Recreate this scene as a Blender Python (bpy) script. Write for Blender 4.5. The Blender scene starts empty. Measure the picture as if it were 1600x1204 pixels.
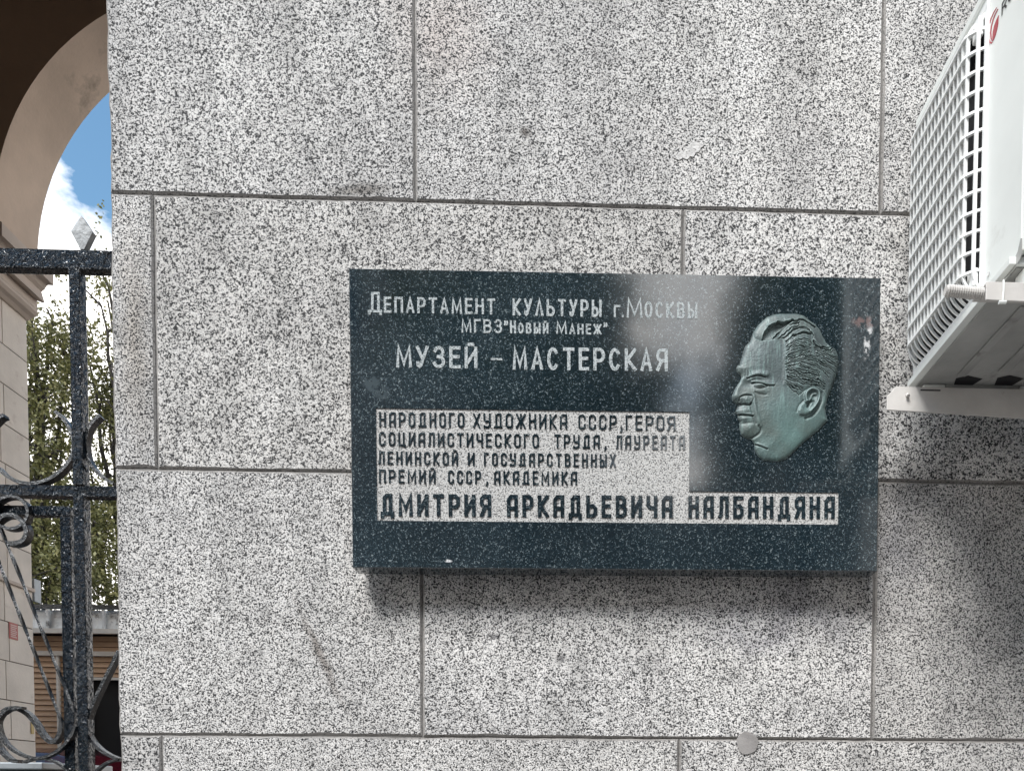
import bpy, math, random
import numpy as np
from mathutils import Vector, Matrix
R = math.radians
random.seed(7)
rng = np.random.default_rng(7)
sc = bpy.context.scene
col = sc.collection

# ------------------------------------------------------------------ camera
CAM = Vector((0.0, -1.85, 1.55))
ROT = ((0.9995664, -0.0038154, 0.02919688), (0.00488868, 0.99931152, -0.03677747), (-0.02903646, 0.03690425, 0.99889687))
cam = bpy.data.cameras.new('camera'); camo = bpy.data.objects.new('camera', cam); col.objects.link(camo)
sc.camera = camo
def cv(k, s=1): return Vector((ROT[0][k]*s, ROT[2][k]*s, ROT[1][k]*s))
mw = Matrix.Identity(4)
for k, v in enumerate((cv(0), cv(1), cv(2, -1))):
    for r_ in range(3): mw[r_][k] = v[r_]
mw.translation = CAM
camo.matrix_world = mw
cam.lens = 27.0; cam.sensor_width = 36.0; cam.sensor_fit = 'HORIZONTAL'
cam.shift_x = (800-930)/1600; cam.shift_y = (1280-602)/1600      # rising front, as the upright verticals of the photograph need
cam.clip_start = 0.05; cam.clip_end = 3000

# ------------------------------------------------------------------ world, sun, exposure
SUN_EL, SUN_AZ = R(52), R(205)      # azimuth measured from +Y towards +X; the sun stands over the street behind the viewer
w = bpy.data.worlds.new('World'); sc.world = w; w.use_nodes = True
nt = w.node_tree; N = nt.nodes; L = nt.links
for n in list(N): N.remove(n)
out = N.new('ShaderNodeOutputWorld'); bg = N.new('ShaderNodeBackground'); bg.inputs[1].default_value = 0.10
sky = N.new('ShaderNodeTexSky'); sky.sky_type = 'NISHITA'; sky.sun_disc = False
sky.sun_elevation = SUN_EL; sky.sun_rotation = SUN_AZ; sky.air_density = 1.3; sky.dust_density = 0.4; sky.ozone_density = 1.4
tc = N.new('ShaderNodeTexCoord')
mp = N.new('ShaderNodeMapping'); mp.inputs['Scale'].default_value = (1, 1, 1.9); mp.inputs['Location'].default_value = (-8.273, -6.684, 4.22)
nz = N.new('ShaderNodeTexNoise'); nz.inputs['Scale'].default_value = 2.6; nz.inputs['Detail'].default_value = 9; nz.inputs['Roughness'].default_value = 0.58
sep = N.new('ShaderNodeSeparateXYZ')
ml = N.new('ShaderNodeMath'); ml.operation = 'MULTIPLY_ADD'; ml.inputs[1].default_value = -0.75; ml.inputs[2].default_value = 0.345
ad = N.new('ShaderNodeMath'); ad.operation = 'ADD'
cr = N.new('ShaderNodeValToRGB'); cr.color_ramp.elements[0].position = 0.50; cr.color_ramp.elements[1].position = 0.60
mx = N.new('ShaderNodeMix'); mx.data_type = 'RGBA'; mx.inputs[7].default_value = (14.5, 14.0, 13.5, 1)
gm = N.new('ShaderNodeMix'); gm.data_type = 'RGBA'; gm.blend_type = 'MULTIPLY'; gm.inputs[0].default_value = 1.0; gm.inputs[7].default_value = (0.80, 1.0, 1.0, 1)
L.new(tc.outputs['Generated'], mp.inputs[0]); L.new(mp.outputs[0], nz.inputs['Vector'])
L.new(tc.outputs['Generated'], sep.inputs[0]); L.new(sep.outputs[2], ml.inputs[0])
L.new(nz.outputs[0], ad.inputs[0]); L.new(ml.outputs[0], ad.inputs[1]); L.new(ad.outputs[0], cr.inputs[0])
L.new(sky.outputs[0], gm.inputs[6]); L.new(cr.outputs[0], mx.inputs[0]); L.new(gm.outputs[2], mx.inputs[6])
L.new(mx.outputs[2], bg.inputs[0]); L.new(bg.outputs[0], out.inputs[0])
sl = bpy.data.lights.new('sun', 'SUN'); sl.energy = 2.6; sl.angle = R(24); sl.color = (1, 0.98, 0.955)
slo = bpy.data.objects.new('sun', sl); col.objects.link(slo)
sd = Vector((math.sin(SUN_AZ)*math.cos(SUN_EL), math.cos(SUN_AZ)*math.cos(SUN_EL), math.sin(SUN_EL)))
slo.rotation_euler = sd.to_track_quat('Z', 'Y').to_euler()
vs = sc.view_settings; vs.view_transform = 'Standard'; vs.look = 'None'; vs.exposure = 1.0; vs.gamma = 1.0; vs.use_curve_mapping = False
sc.cycles.max_bounces = 6

# ------------------------------------------------------------------ surveying: where a sight line meets a plane of the place
def sight(px, py):
    a, b = (px-930)/1200, -(py-1280)/1200
    v = [ROT[i][0]*a + ROT[i][1]*b + ROT[i][2] for i in range(3)]
    return Vector((v[0], v[2], v[1]))
def spot(px, py, Y):
    v = sight(px, py); return CAM + v*((Y-CAM.y)/v.y)
def spotx(px, py, X):
    v = sight(px, py); return CAM + v*(X/v.x)

# ------------------------------------------------------------------ materials
class G:
    """small node-graph helper"""
    def __init__(s, name):
        s.m = bpy.data.materials.new(name); s.m.use_nodes = True; s.t = s.m.node_tree; s.N = s.t.nodes; s.L = s.t.links
        s.b = s.N['Principled BSDF']
    def n(s, kind, **kw):
        x = s.N.new(kind)
        for k, v in kw.items(): setattr(x, k, v)
        return x
    def put(s, sock, v):
        if isinstance(v, (int, float, tuple, list)): sock.default_value = v
        else: s.L.new(v, sock)
    def pos(s, rnd=True, obj=False):
        if obj: base = s.n('ShaderNodeTexCoord').outputs['Object']
        else: base = s.n('ShaderNodeNewGeometry').outputs['Position']
        if not rnd: return base
        oi = s.n('ShaderNodeObjectInfo'); m = s.n('ShaderNodeVectorMath', operation='MULTIPLY_ADD')
        s.L.new(base, m.inputs[0]); m.inputs[1].default_value = (1, 1, 1)
        mm = s.n('ShaderNodeMath', operation='MULTIPLY'); s.L.new(oi.outputs['Random'], mm.inputs[0]); mm.inputs[1].default_value = 13.0
        s.L.new(mm.outputs[0], m.inputs[2]); return m.outputs[0]
    def noise(s, vec, scale, detail=3, rough=0.55, dist=0.0, sc=None):
        if sc:
            mp = s.n('ShaderNodeMapping'); mp.inputs['Scale'].default_value = sc; s.L.new(vec, mp.inputs[0]); vec = mp.outputs[0]
        x = s.n('ShaderNodeTexNoise'); s.L.new(vec, x.inputs['Vector'])
        x.inputs['Scale'].default_value = scale; x.inputs['Detail'].default_value = detail; x.inputs['Roughness'].default_value = rough; x.inputs['Distortion'].default_value = dist
        return x.outputs[0]
    def ramp(s, f, stops):
        x = s.n('ShaderNodeValToRGB'); s.L.new(f, x.inputs[0]); e = x.color_ramp.elements
        while len(e) < len(stops): e.new(0.5)
        for i, (p, c) in enumerate(stops):
            e[i].position = p; e[i].color = (c, c, c, 1) if isinstance(c, (int, float)) else (*c, 1)
        return x.outputs[0]
    def mix(s, f, a, b, mode='MIX'):
        x = s.n('ShaderNodeMix', data_type='RGBA', blend_type=mode)
        s.put(x.inputs[0], f)
        for i, v in ((6, a), (7, b)): s.put(x.inputs[i], (*v, 1) if isinstance(v, tuple) and len(v) == 3 else v)
        return x.outputs[2]
    def math(s, op, a, b=0.0, clamp=False):
        x = s.n('ShaderNodeMath', operation=op, use_clamp=clamp); s.put(x.inputs[0], a); s.put(x.inputs[1], b); return x.outputs[0]
    def bump(s, h, strength=0.5, dist=0.002, normal=None):
        x = s.n('ShaderNodeBump'); x.inputs['Strength'].default_value = strength; x.inputs['Distance'].default_value = dist; s.L.new(h, x.inputs['Height'])
        if normal is not None: s.L.new(normal, x.inputs['Normal'])
        return x.outputs[0]
    def done(s, color=None, rough=0.7, normal=None, metal=0.0, spec=None, coat=None, coat_rough=0.1, ior=None):
        if color is not None: s.put(s.b.inputs['Base Color'], (*color, 1) if isinstance(color, tuple) and len(color) == 3 else color)
        s.put(s.b.inputs['Roughness'], rough); s.b.inputs['Metallic'].default_value = metal
        if spec is not None: s.b.inputs['Specular IOR Level'].default_value = spec
        if ior is not None: s.b.inputs['IOR'].default_value = ior
        if coat is not None: s.b.inputs['Coat Weight'].default_value = coat; s.b.inputs['Coat Roughness'].default_value = coat_rough
        if normal is not None: s.L.new(normal, s.b.inputs['Normal'])
        return s.m

def spot_mask(g, vec, x, z, rx, rz, ang=0.0, wob=0.0):
    """soft stain mask at a place on the wall"""
    mp = g.n('ShaderNodeMapping'); mp.vector_type = 'TEXTURE'
    mp.inputs['Location'].default_value = (x, 0, z); mp.inputs['Rotation'].default_value = (0, ang, 0); mp.inputs['Scale'].default_value = (rx, 100, rz)
    src = vec
    if wob:
        nn = g.n('ShaderNodeTexNoise'); g.L.new(vec, nn.inputs['Vector']); nn.inputs['Scale'].default_value = 9.0; nn.inputs['Detail'].default_value = 4
        a = g.n('ShaderNodeVectorMath', operation='MULTIPLY_ADD'); g.L.new(nn.outputs['Color'], a.inputs[0]); a.inputs[1].default_value = (wob,)*3
        g.L.new(vec, a.inputs[2]); b = g.n('ShaderNodeVectorMath', operation='SUBTRACT'); g.L.new(a.outputs[0], b.inputs[0]); b.inputs[1].default_value = (wob/2,)*3; src = b.outputs[0]
    g.L.new(src, mp.inputs[0])
    gr = g.n('ShaderNodeTexGradient', gradient_type='SPHERICAL'); g.L.new(mp.outputs[0], gr.inputs[0])
    return gr.outputs[1]

def granite(name, light=(0.68, 0.667, 0.65), mid=(0.36, 0.355, 0.35), dark=(0.036, 0.036, 0.037), scale=265, stains=True, thr=0.462):
    g = G(name); p = g.pos()
    a = g.noise(p, scale, 2.5, 0.55, 0.6)
    b = g.noise(p, scale*0.45, 2, 0.5, 0.3)
    f = g.math('ADD', g.math('MULTIPLY', a, 0.75), g.math('MULTIPLY', b, 0.25))
    c = g.ramp(f, [(thr-0.02, dark), (thr+0.015, mid), (thr+0.05, light), (thr+0.16, tuple(v*1.12 for v in light))])
    c = g.mix(g.ramp(g.noise(p, 420, 2, 0.5), [(0.57, 0), (0.62, 0.45)]), c, (0.12, 0.12, 0.12))
    tint = g.ramp(g.noise(p, 1.6, 5, 0.6), [(0.3, (0.76, 0.755, 0.75)), (0.45, (0.94, 0.93, 0.92)), (0.55, (1.0, 0.99, 0.975)), (0.72, (1.10, 1.10, 1.10))])
    c = g.mix(1.0, c, tint, 'MULTIPLY')
    fine = g.ramp(g.noise(p, 14, 6, 0.7), [(0.3, 0.74), (0.5, 1.0), (0.7, 1.08)])
    streak = g.ramp(g.noise(p, 9, 5, 0.65, 0, (1, 1, 0.12)), [(0.35, 0.86), (0.6, 1.04)])
    c = g.mix(1.0, c, streak, 'MULTIPLY')
    c = g.mix(1.0, c, fine, 'MULTIPLY')
    oi = g.n('ShaderNodeObjectInfo')
    tone = g.ramp(oi.outputs['Random'], [(0, (0.90, 0.89, 0.875)), (1, (1.08, 1.08, 1.085))])
    c = g.mix(1.0, c, tone, 'MULTIPLY')
    if stains:
        q = g.pos(False)
        for (x, z, rx, rz, an, wb, colr, amt) in (
            (-0.60, 1.87, 0.016, 0.17, -0.42, 0.05, (0.50, 0.47, 0.45), 0.75),
            (-0.32, 3.30, 0.16, 0.20, 0, 0.2, (0.85, 0.75, 0.71), 0.4),
            (-0.12, 3.08, 0.02, 0.02, 0, 0.04, (0.25, 0.23, 0.22), 0.8),
            (-0.50, 2.94, 0.09, 0.022, 0, 0.06, (0.5, 0.48, 0.46), 0.8),
            (-0.03, 1.87, 0.016, 0.014, 0, 0.02, (0.35, 0.35, 0.36), 0.8),
            (-0.19, 1.92, 0.022, 0.010, 0, 0.03, (0.35, 0.35, 0.36), 0.8),
            (0.05, 2.28, 0.9, 0.05, 0, 0.1, (0.7, 0.68, 0.66), 0.5),
            (0.50, 1.96, 0.30, 0.10, 0, 0.25, (0.62, 0.62, 0.66), 0.6),
            (0.78, 2.15, 0.10, 0.22, 0, 0.2, (0.55, 0.56, 0.60), 0.6),
            (-1.02, 2.6, 0.05, 0.32, 0, 0.1, (0.85, 0.80, 0.74), 0.6),
            (0.95, 2.95, 0.24, 0.34, 0, 0.3, (0.66, 0.65, 0.64), 0.7)):
            mk = g.math('MULTIPLY', spot_mask(g, q, x, z, rx, rz, an, wb), 1.6*amt, True)
            c = g.mix(mk, c, g.mix(1.0, c, colr, 'MULTIPLY'))
    h = g.math('ADD', a, g.math('MULTIPLY', g.noise(p, 40, 4, 0.6), 0.8))
    return g.done(c, 0.85, g.bump(h, 0.75, 0.0035), spec=0.3)

M = {}
M['granite'] = granite('granite')
def make(name, color, rough=0.7, bscale=60, bstr=0.2, bdist=0.002, var=0.12, vscale=4, metal=0, spec=0.5, detail=4, coat=None, rnd=True, dark=None):
    g = G(name); p = g.pos(rnd)
    v = g.ramp(g.noise(p, vscale, detail, 0.6), [(0.3, 1-var), (0.7, 1+var)])
    c = g.mix(1.0, color, v, 'MULTIPLY')
    if dark: c = g.mix(g.ramp(g.noise(p, dark[0], 5, 0.65), [(dark[1], 0), (dark[1]+dark[2], 1)]), c, dark[3])
    M[name] = g.done(c, rough, g.bump(g.noise(p, bscale, 4, 0.6), bstr, bdist), metal=metal, spec=spec, coat=coat)
    return M[name]
make('mortar', (0.20, 0.19, 0.18), 0.95, 160, 0.8, 0.003, 0.25, 20)
make('arris', (0.27, 0.255, 0.24), 0.9, 180, 0.7, 0.002, 0.22, 14, dark=(230, 0.55, 0.05, (0.10, 0.095, 0.09)))
make('plug_cement', (0.27, 0.255, 0.245), 0.9, 220, 0.5, 0.002, 0.2, 30)
make('smear', (0.60, 0.585, 0.565), 0.8, 120, 0.9, 0.004, 0.12, 60, dark=(190, 0.56, 0.06, (0.2, 0.19, 0.185)))
# polished dark granite with pale crystals
def dark_granite():
    g = G('polished_granite'); p = g.pos(False)
    a = g.noise(p, 290, 2, 0.6, 0.5); b = g.noise(p, 120, 2, 0.5, 0.4)
    f = g.math('ADD', g.math('MULTIPLY', a, 0.7), g.math('MULTIPLY', b, 0.3))
    c = g.ramp(f, [(0.50, (0.007, 0.016, 0.022)), (0.575, (0.028, 0.047, 0.058)), (0.64, (0.17, 0.20, 0.205))])
    d = g.ramp(g.noise(p, 3.0, 4, 0.6), [(0.35, 0.75), (0.7, 1.25)])
    c = g.mix(1.0, c, d, 'MULTIPLY')
    # white drips of paint and limescale at the right edge
    for (x, z, rx, rz, an, w_, colr) in ((0.668, 2.585, 0.010, 0.055, 0, 0.035, (0.6, 0.6, 0.6)), (0.655, 2.62, 0.03, 0.018, 0, 0.05, (0.14, 0.09, 0.085)),
                                   (0.13, 2.37, 0.075, 0.006, -0.3, 0.02, (0.10, 0.12, 0.125)), (-0.287, 2.072, 0.012, 0.004, 0, 0.008, (0.7, 0.7, 0.7)), (-0.45, 2.46, 0.05, 0.02, 0.6, 0.04, (0.05, 0.07, 0.08))):
        mk = g.math('MULTIPLY', spot_mask(g, p, x, z, rx, rz, an, w_), 2.0, True)
        mk = g.math('MULTIPLY', mk, g.ramp(g.noise(p, 70, 3, 0.6), [(0.45, 0), (0.55, 1)]))
        c = g.mix(mk, c, colr)
    rr = g.ramp(g.noise(p, 6, 5, 0.65), [(0.3, 0.06), (0.7, 0.13)])
    return g.done(c, rr, g.bump(a, 0.02, 0.0003), spec=0.5, ior=2.0, coat=0.35, coat_rough=0.05)
M['polished'] = dark_granite()
def hammered(name, light, dark, sc_=230):
    g = G(name); p = g.pos(False)
    a = g.noise(p, sc_, 2, 0.6, 0.5)
    c = g.ramp(a, [(0.40, dark), (0.48, light), (0.7, tuple(min(0.85, v*1.12) for v in light))])
    return g.done(c, 0.9, g.bump(a, 0.8, 0.0025), spec=0.2)
M['hammered'] = hammered('hammered_granite', (0.52, 0.51, 0.49), (0.10, 0.10, 0.10), 300)
M['letter_pale'] = hammered('engraved_letter_pale', (0.47, 0.50, 0.50), (0.12, 0.145, 0.15), 360)
def patina():
    g = G('bronze_patina'); p = g.pos(False)
    c = g.ramp(g.noise(p, 18, 6, 0.65), [(0.3, (0.040, 0.053, 0.053)), (0.5, (0.074, 0.100, 0.101)), (0.72, (0.128, 0.166, 0.165))])
    st = g.noise(p, 30, 4, 0.6, 0, (5, 5, 0.5))
    c = g.mix(g.ramp(st, [(0.52, 0), (0.68, 0.55)]), c, (0.22, 0.33, 0.31))
    c = g.mix(g.math('MULTIPLY', spot_mask(g, p, 0.50, 2.36, 0.14, 0.13, 0, 0.06), 0.9, True), c, (0.14, 0.235, 0.22))
    c = g.mix(g.ramp(g.noise(p, 9, 4, 0.6), [(0.50, 0), (0.66, 0.6)]), c, (0.062, 0.070, 0.058))
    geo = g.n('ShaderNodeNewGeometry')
    c = g.mix(g.ramp(geo.outputs['Pointiness'], [(0.44, 0.95), (0.496, 0.0)]), c, (0.012, 0.018, 0.018))  # shade painted into the carved creases to sharpen the relief
    c = g.mix(g.ramp(geo.outputs['Pointiness'], [(0.505, 0.0), (0.56, 0.7)]), c, (0.27, 0.35, 0.34))  # painted highlights along the raised edges of the relief
    return g.done(c, 0.5, g.bump(g.noise(p, 130, 4, 0.65), 0.2, 0.0012), metal=0.15, spec=0.5)
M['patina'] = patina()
def iron():
    g = G('painted_iron'); p = g.pos(False)
    a = g.noise(p, 80, 3, 0.6, 0.9); b = g.noise(p, 34, 3, 0.6, 0.5)
    h = g.math('ADD', g.ramp(a, [(0.38, 0), (0.62, 1)]), g.math('MULTIPLY', g.ramp(b, [(0.3, 0), (0.7, 1)]), 0.8))
    c = g.ramp(g.noise(p, 40, 4, 0.6), [(0.3, (0.004, 0.007, 0.011)), (0.7, (0.010, 0.017, 0.024))])
    return g.done(c, 0.16, g.bump(h, 1.0, 0.0075), spec=0.5)
M['iron'] = iron()
make('iron_plain', (0.006, 0.008, 0.010), 0.25, 150, 0.8, 0.004, 0.2, 30, spec=0.8)
make('finial_paint', (0.36, 0.37, 0.37), 0.55, 110, 0.8, 0.004, 0.35, 60)
make('ac_white', (0.78, 0.80, 0.765), 0.42, 40, 0.03, 0.001, 0.05, 5, detail=7, dark=(7, 0.64, 0.12, (0.64, 0.645, 0.60)))
make('ac_grille', (0.86, 0.865, 0.845), 0.45, 60, 0.08, 0.001, 0.05, 12)
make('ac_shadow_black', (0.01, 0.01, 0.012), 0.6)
make('ac_pan', (0.36, 0.36, 0.345), 0.5, 14, 0.5, 0.010, 0.22, 7, dark=(9, 0.60, 0.1, (0.20, 0.19, 0.18)))
make('bracket_paint', (0.56, 0.535, 0.505), 0.55, 50, 0.3, 0.002, 0.14, 9, dark=(22, 0.66, 0.06, (0.28, 0.17, 0.11)))
make('rubber', (0.02, 0.02, 0.02), 0.8)
make('logo_red', (0.36, 0.015, 0.03), 0.4)
make('logo_black', (0.012, 0.012, 0.012), 0.4)
make('pier_stone', (0.67, 0.605, 0.53), 0.9, 55, 0.4, 0.004, 0.13, 3.2, detail=7, dark=(5, 0.62, 0.1, (0.50, 0.42, 0.36)))
make('pier_joint', (0.10, 0.08, 0.065), 0.95)
make('cornice_plaster', (0.52, 0.44, 0.375), 0.9, 60, 0.2, 0.003, 0.08, 3)
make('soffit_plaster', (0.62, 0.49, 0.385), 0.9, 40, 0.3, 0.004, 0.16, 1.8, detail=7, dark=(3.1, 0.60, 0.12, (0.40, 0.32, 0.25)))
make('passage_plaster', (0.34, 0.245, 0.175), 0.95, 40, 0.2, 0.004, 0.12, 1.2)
make('facade_plaster', (0.36, 0.33, 0.29), 0.9, 30, 0.2, 0.005, 0.08, 1.0)
make('asphalt', (0.05, 0.05, 0.052), 0.9, 90, 0.5, 0.006, 0.2, 3)
make('paving', (0.22, 0.21, 0.20), 0.9, 60, 0.4, 0.004, 0.15, 3)
make('siding', (0.46, 0.31, 0.20), 0.75, 30, 0.2, 0.003, 0.14, 3)
make('trim_white', (0.66, 0.64, 0.59), 0.7, 30, 0.1, 0.002, 0.08, 4)
make('roof_metal', (0.68, 0.70, 0.70), 0.45, 12, 0.4, 0.02, 0.25, 5, metal=0.3, dark=(6, 0.58, 0.1, (0.14, 0.14, 0.14)))
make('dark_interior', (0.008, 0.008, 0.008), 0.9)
make('van_red', (0.075, 0.006, 0.014), 0.2, 5, 0.02, 0.001, 0.1, 2, coat=0.8)
make('chrome', (0.6, 0.6, 0.6), 0.15, metal=1)
make('van_glass', (0.01, 0.012, 0.014), 0.06, spec=0.8)
make('box_metal', (0.34, 0.37, 0.39), 0.4, 20, 0.25, 0.003, 0.2, 8, metal=0.3)
make('notice_red', (0.40, 0.10, 0.085), 0.6)
make('notice_light', (0.55, 0.40, 0.36), 0.6)
make('plate_yellow', (0.42, 0.30, 0.10), 0.5)
make('bark', (0.035, 0.03, 0.026), 0.95, 20, 0.8, 0.02, 0.35, 6)
make('window_glass', (0.03, 0.035, 0.04), 0.06, spec=0.8)
make('lamp_grey', (0.35, 0.38, 0.40), 0.5)
make('opp_plaster', (0.14, 0.13, 0.12), 0.9)
def leaf():
    g = G('leaves'); oi = g.n('ShaderNodeNewGeometry')
    c = g.ramp(oi.outputs['Random Per Island'], [(0, (0.06, 0.064, 0.018)), (0.5, (0.115, 0.116, 0.037)), (0.85, (0.19, 0.18, 0.065)), (1, (0.30, 0.27, 0.13))])
    m = g.done(c, 0.6)
    tr = g.n('ShaderNodeBsdfTranslucent'); g.L.new(c, tr.inputs[0]); ms = g.n('ShaderNodeMixShader'); ms.inputs[0].default_value = 0.35
    g.L.new(g.b.outputs[0], ms.inputs[1]); g.L.new(tr.outputs[0], ms.inputs[2]); g.L.new(ms.outputs[0], g.N['Material Output'].inputs[0])
    return m
M['leaves'] = leaf()

# ------------------------------------------------------------------ mesh helpers
class MB:
    def __init__(s): s.v = []; s.f = []
    def add(s, vs_, fs):
        o = len(s.v); s.v += [tuple(v) for v in vs_]; s.f += [tuple(i+o for i in f) for f in fs]; return s
    def box(s, x0, x1, y0, y1, z0, z1):
        return s.add([(x0,y0,z0),(x1,y0,z0),(x1,y1,z0),(x0,y1,z0),(x0,y0,z1),(x1,y0,z1),(x1,y1,z1),(x0,y1,z1)],
                     [(0,3,2,1),(4,5,6,7),(0,1,5,4),(1,2,6,5),(2,3,7,6),(3,0,4,7)])
    def tube(s, pts, rad, n=8, caps=True, flat=None):
        pts = [Vector(p) for p in pts]; rs = rad if isinstance(rad, (list, tuple)) else [rad]*len(pts)
        rings = []; up = Vector((0, 1, 0)) if flat is None else Vector(flat)
        for i, p in enumerate(pts):
            t = (pts[min(i+1, len(pts)-1)] - pts[max(i-1, 0)]).normalized()
            u = up if abs(t.dot(up)) < 0.95 else Vector((1, 0, 0))
            a = (u - t*u.dot(t)).normalized(); b = t.cross(a)
            rings.append([p + a*math.cos(2*math.pi*k/n)*rs[i] + b*math.sin(2*math.pi*k/n)*rs[i] for k in range(n)])
        vs_ = [q for r_ in rings for q in r_]; fs = []
        for i in range(len(pts)-1):
            for k in range(n): fs.append((i*n+k, i*n+(k+1) % n, (i+1)*n+(k+1) % n, (i+1)*n+k))
        if caps: fs += [tuple(range(n))[::-1], tuple((len(pts)-1)*n+k for k in range(n))]
        return s.add(vs_, fs)
    def strip(s, pts, wy, tt):
        """flat bar bent in the X-Z plane: tt thick in the plane, wy wide along Y"""
        pts = [Vector(p) for p in pts]; vs_ = []; fs = []
        for i, p in enumerate(pts):
            t = (pts[min(i+1, len(pts)-1)] - pts[max(i-1, 0)]).normalized(); n_ = Vector((-t.z, 0, t.x))*tt/2; y = Vector((0, wy/2, 0))
            vs_ += [p-n_-y, p+n_-y, p+n_+y, p-n_+y]
        for i in range(len(pts)-1):
            for k in range(4): fs.append((i*4+k, i*4+(k+1) % 4, (i+1)*4+(k+1) % 4, (i+1)*4+k))
        e = (len(pts)-1)*4; fs += [(0, 3, 2, 1), (e, e+1, e+2, e+3)]
        return s.add(vs_, fs)
    def mesh(s, name, m, smooth=False):
        me = bpy.data.meshes.new(name); me.from_pydata(s.v, [], s.f); me.materials.append(M[m] if isinstance(m, str) else m)
        import bmesh
        b = bmesh.new(); b.from_mesh(me); bmesh.ops.recalc_face_normals(b, faces=b.faces); b.to_mesh(me); b.free()
        if smooth: me.polygons.foreach_set('use_smooth', [True]*len(me.polygons))
        me.update(); return me
    def build(s, name, m, parent=None, smooth=False, bevel=0.0, loc=None):
        o = bpy.data.objects.new(name, s.mesh(name, m, smooth)); col.objects.link(o)
        if parent is not None:
            o.parent = parent
        if loc is not None: o.location = loc
        if bevel:
            md = o.modifiers.new('bevel', 'BEVEL'); md.width = bevel; md.segments = 2; md.limit_method = 'ANGLE'
        return o
def tag(o, label=None, cat=None, group=None, kind=None):
    for k, v in (('label', label), ('category', cat), ('group', group), ('kind', kind)):
        if v: o[k] = v
    return o
def empty(name, label, cat, group=None, loc=(0, 0, 0)):
    o = bpy.data.objects.new(name, None); col.objects.link(o); o.location = loc; o.empty_display_size = 0.1
    return tag(o, label, cat, group)
def inst(name, me, parent=None, loc=(0, 0, 0), rot=None):
    o = bpy.data.objects.new(name, me); col.objects.link(o); o.parent = parent; o.location = loc
    if rot: o.rotation_euler = rot
    return o

# ------------------------------------------------------------------ ground
tag(MB().box(-60, 60, 0.0, 70, -0.3, 0).build('courtyard_ground', 'asphalt'), kind='structure')
tag(MB().box(-60, 60, -3.6, -0.003, -0.3, 0.0).build('pavement', 'paving'), kind='structure')
tag(MB().box(-60, 60, -60, -3.603, -0.4, -0.13).build('road', 'asphalt'), kind='structure')

# ------------------------------------------------------------------ granite wall
wall = empty('granite_wall', 'speckled grey granite block wall that carries the dark memorial plaque', 'wall')
def jag(a, b, amp, n=None, seed=0, fine=1.0):
    n = n or max(3, int(abs(b-a)/0.02)); r_ = random.Random(seed); out_ = []; v = 0
    for i in range(n+1):
        v = v*0.55 + r_.uniform(-1, 1)*amp
        if r_.random() < 0.03: v += r_.choice((-1, 1))*amp*1.6
        out_.append((a+(b-a)*i/n, 0 if i in (0, n) else v))
    return out_
def granite_block(x0, x1, z0, z1, seed, left_end=False, axis='x', depth=0.12, amp=0.0012, ch=0.0042):
    """dressed block: ragged arrises, narrow chamfer, front face on y=0"""
    def ring(i, off):
        p = []
        A = amp
        p += [(x, z0+i+(d if not off else d*0.6)) for x, d in jag(x0+i, x1-i, A, seed=seed)]
        p += [(x1-i-abs(d)*0.7, z) for z, d in jag(z0+i, z1-i, A, seed=seed+1)][1:]
        p += [(x, z1-i-abs(d)) for x, d in jag(x1-i, x0+i, A*1.2, seed=seed+2)][1:]
        p += [(x0+i+d*(1.5 if left_end else 0.7), z) for z, d in jag(z1-i, z0+i, A, seed=seed+3)][1:-1]
        return p
    front = ring(ch, False); back = ring(0.0, True)
    n = min(len(front), len(back))
    # same sampling for both rings
    def resamp(p, m):
        return [p[int(k*len(p)/m)] for k in range(m)]
    back = resamp(back, len(front)); n = len(front)
    vs_ = [(x, 0.0, z) for x, z in front] + [(x, ch*0.75, z) for x, z in back] + [(x, depth, z) for x, z in back]
    fs = [tuple(range(n))]
    for k in range(n):
        a, b = k, (k+1) % n
        fs += [(a, a+n, b+n, b), (a+n, a+2*n, b+2*n, b+n)]
    m = MB()
    if axis == 'y': vs_ = [(RX + v[1], v[0], v[2]) for v in vs_]
    m.add(vs_, fs); return m
RX = 1.13
g_ = 0.0013    # half joint
ZJ = [-0.02, 0.44, 1.060, 1.679, 2.298, 2.921, 3.545, 4.165, 4.785, 5.40]
XJ = [[-1.07, -0.36, 0.73, 1.13], [-1.07, -0.973, 0.256, 1.13], [-1.07, -0.36, 0.727, 1.13], [-1.07, -0.973, 0.256, 1.13],
      [-1.07, -0.359, 0.726, 1.13], [-1.07, -0.973, 0.255, 1.13], [-1.07, -0.372, 0.7235, 1.13], [-1.07, -0.973, 0.255, 1.13], [-1.07, -0.37, 0.726, 1.13]]
# order the rows so that the row between 2.298 and 2.921 starts with the narrow closer
rows = [XJ[1], XJ[0], XJ[1], XJ[4], XJ[5], XJ[6], XJ[1], XJ[4], XJ[1]]
sd_ = 11
for j, xs in enumerate(rows):
    for i in range(len(xs)-1):
        sd_ += 10
        le = i == 0
        gx0 = 0 if le else g_
        granite_block(xs[i]+gx0, xs[i+1]-g_, ZJ[j]+g_, ZJ[j+1]-g_, sd_, le, depth=0.45 if le else 0.12).build('granite_block', 'granite', wall, loc=(0, random.Random(sd_).uniform(0, 0.0018), 0))
for o in wall.children:
    if o.name.startswith('granite_block'):
        o.data.materials.append(M['arris']); nf = (len(o.data.polygons)-1)//2
        for k in range(nf): o.data.polygons[1+2*k].material_index = 1
MB().box(-1.066+0.0, 1.13, 0.006, 0.0062+0.44, 0.0, 5.398).build('mortar_bed', 'mortar', wall)
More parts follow.
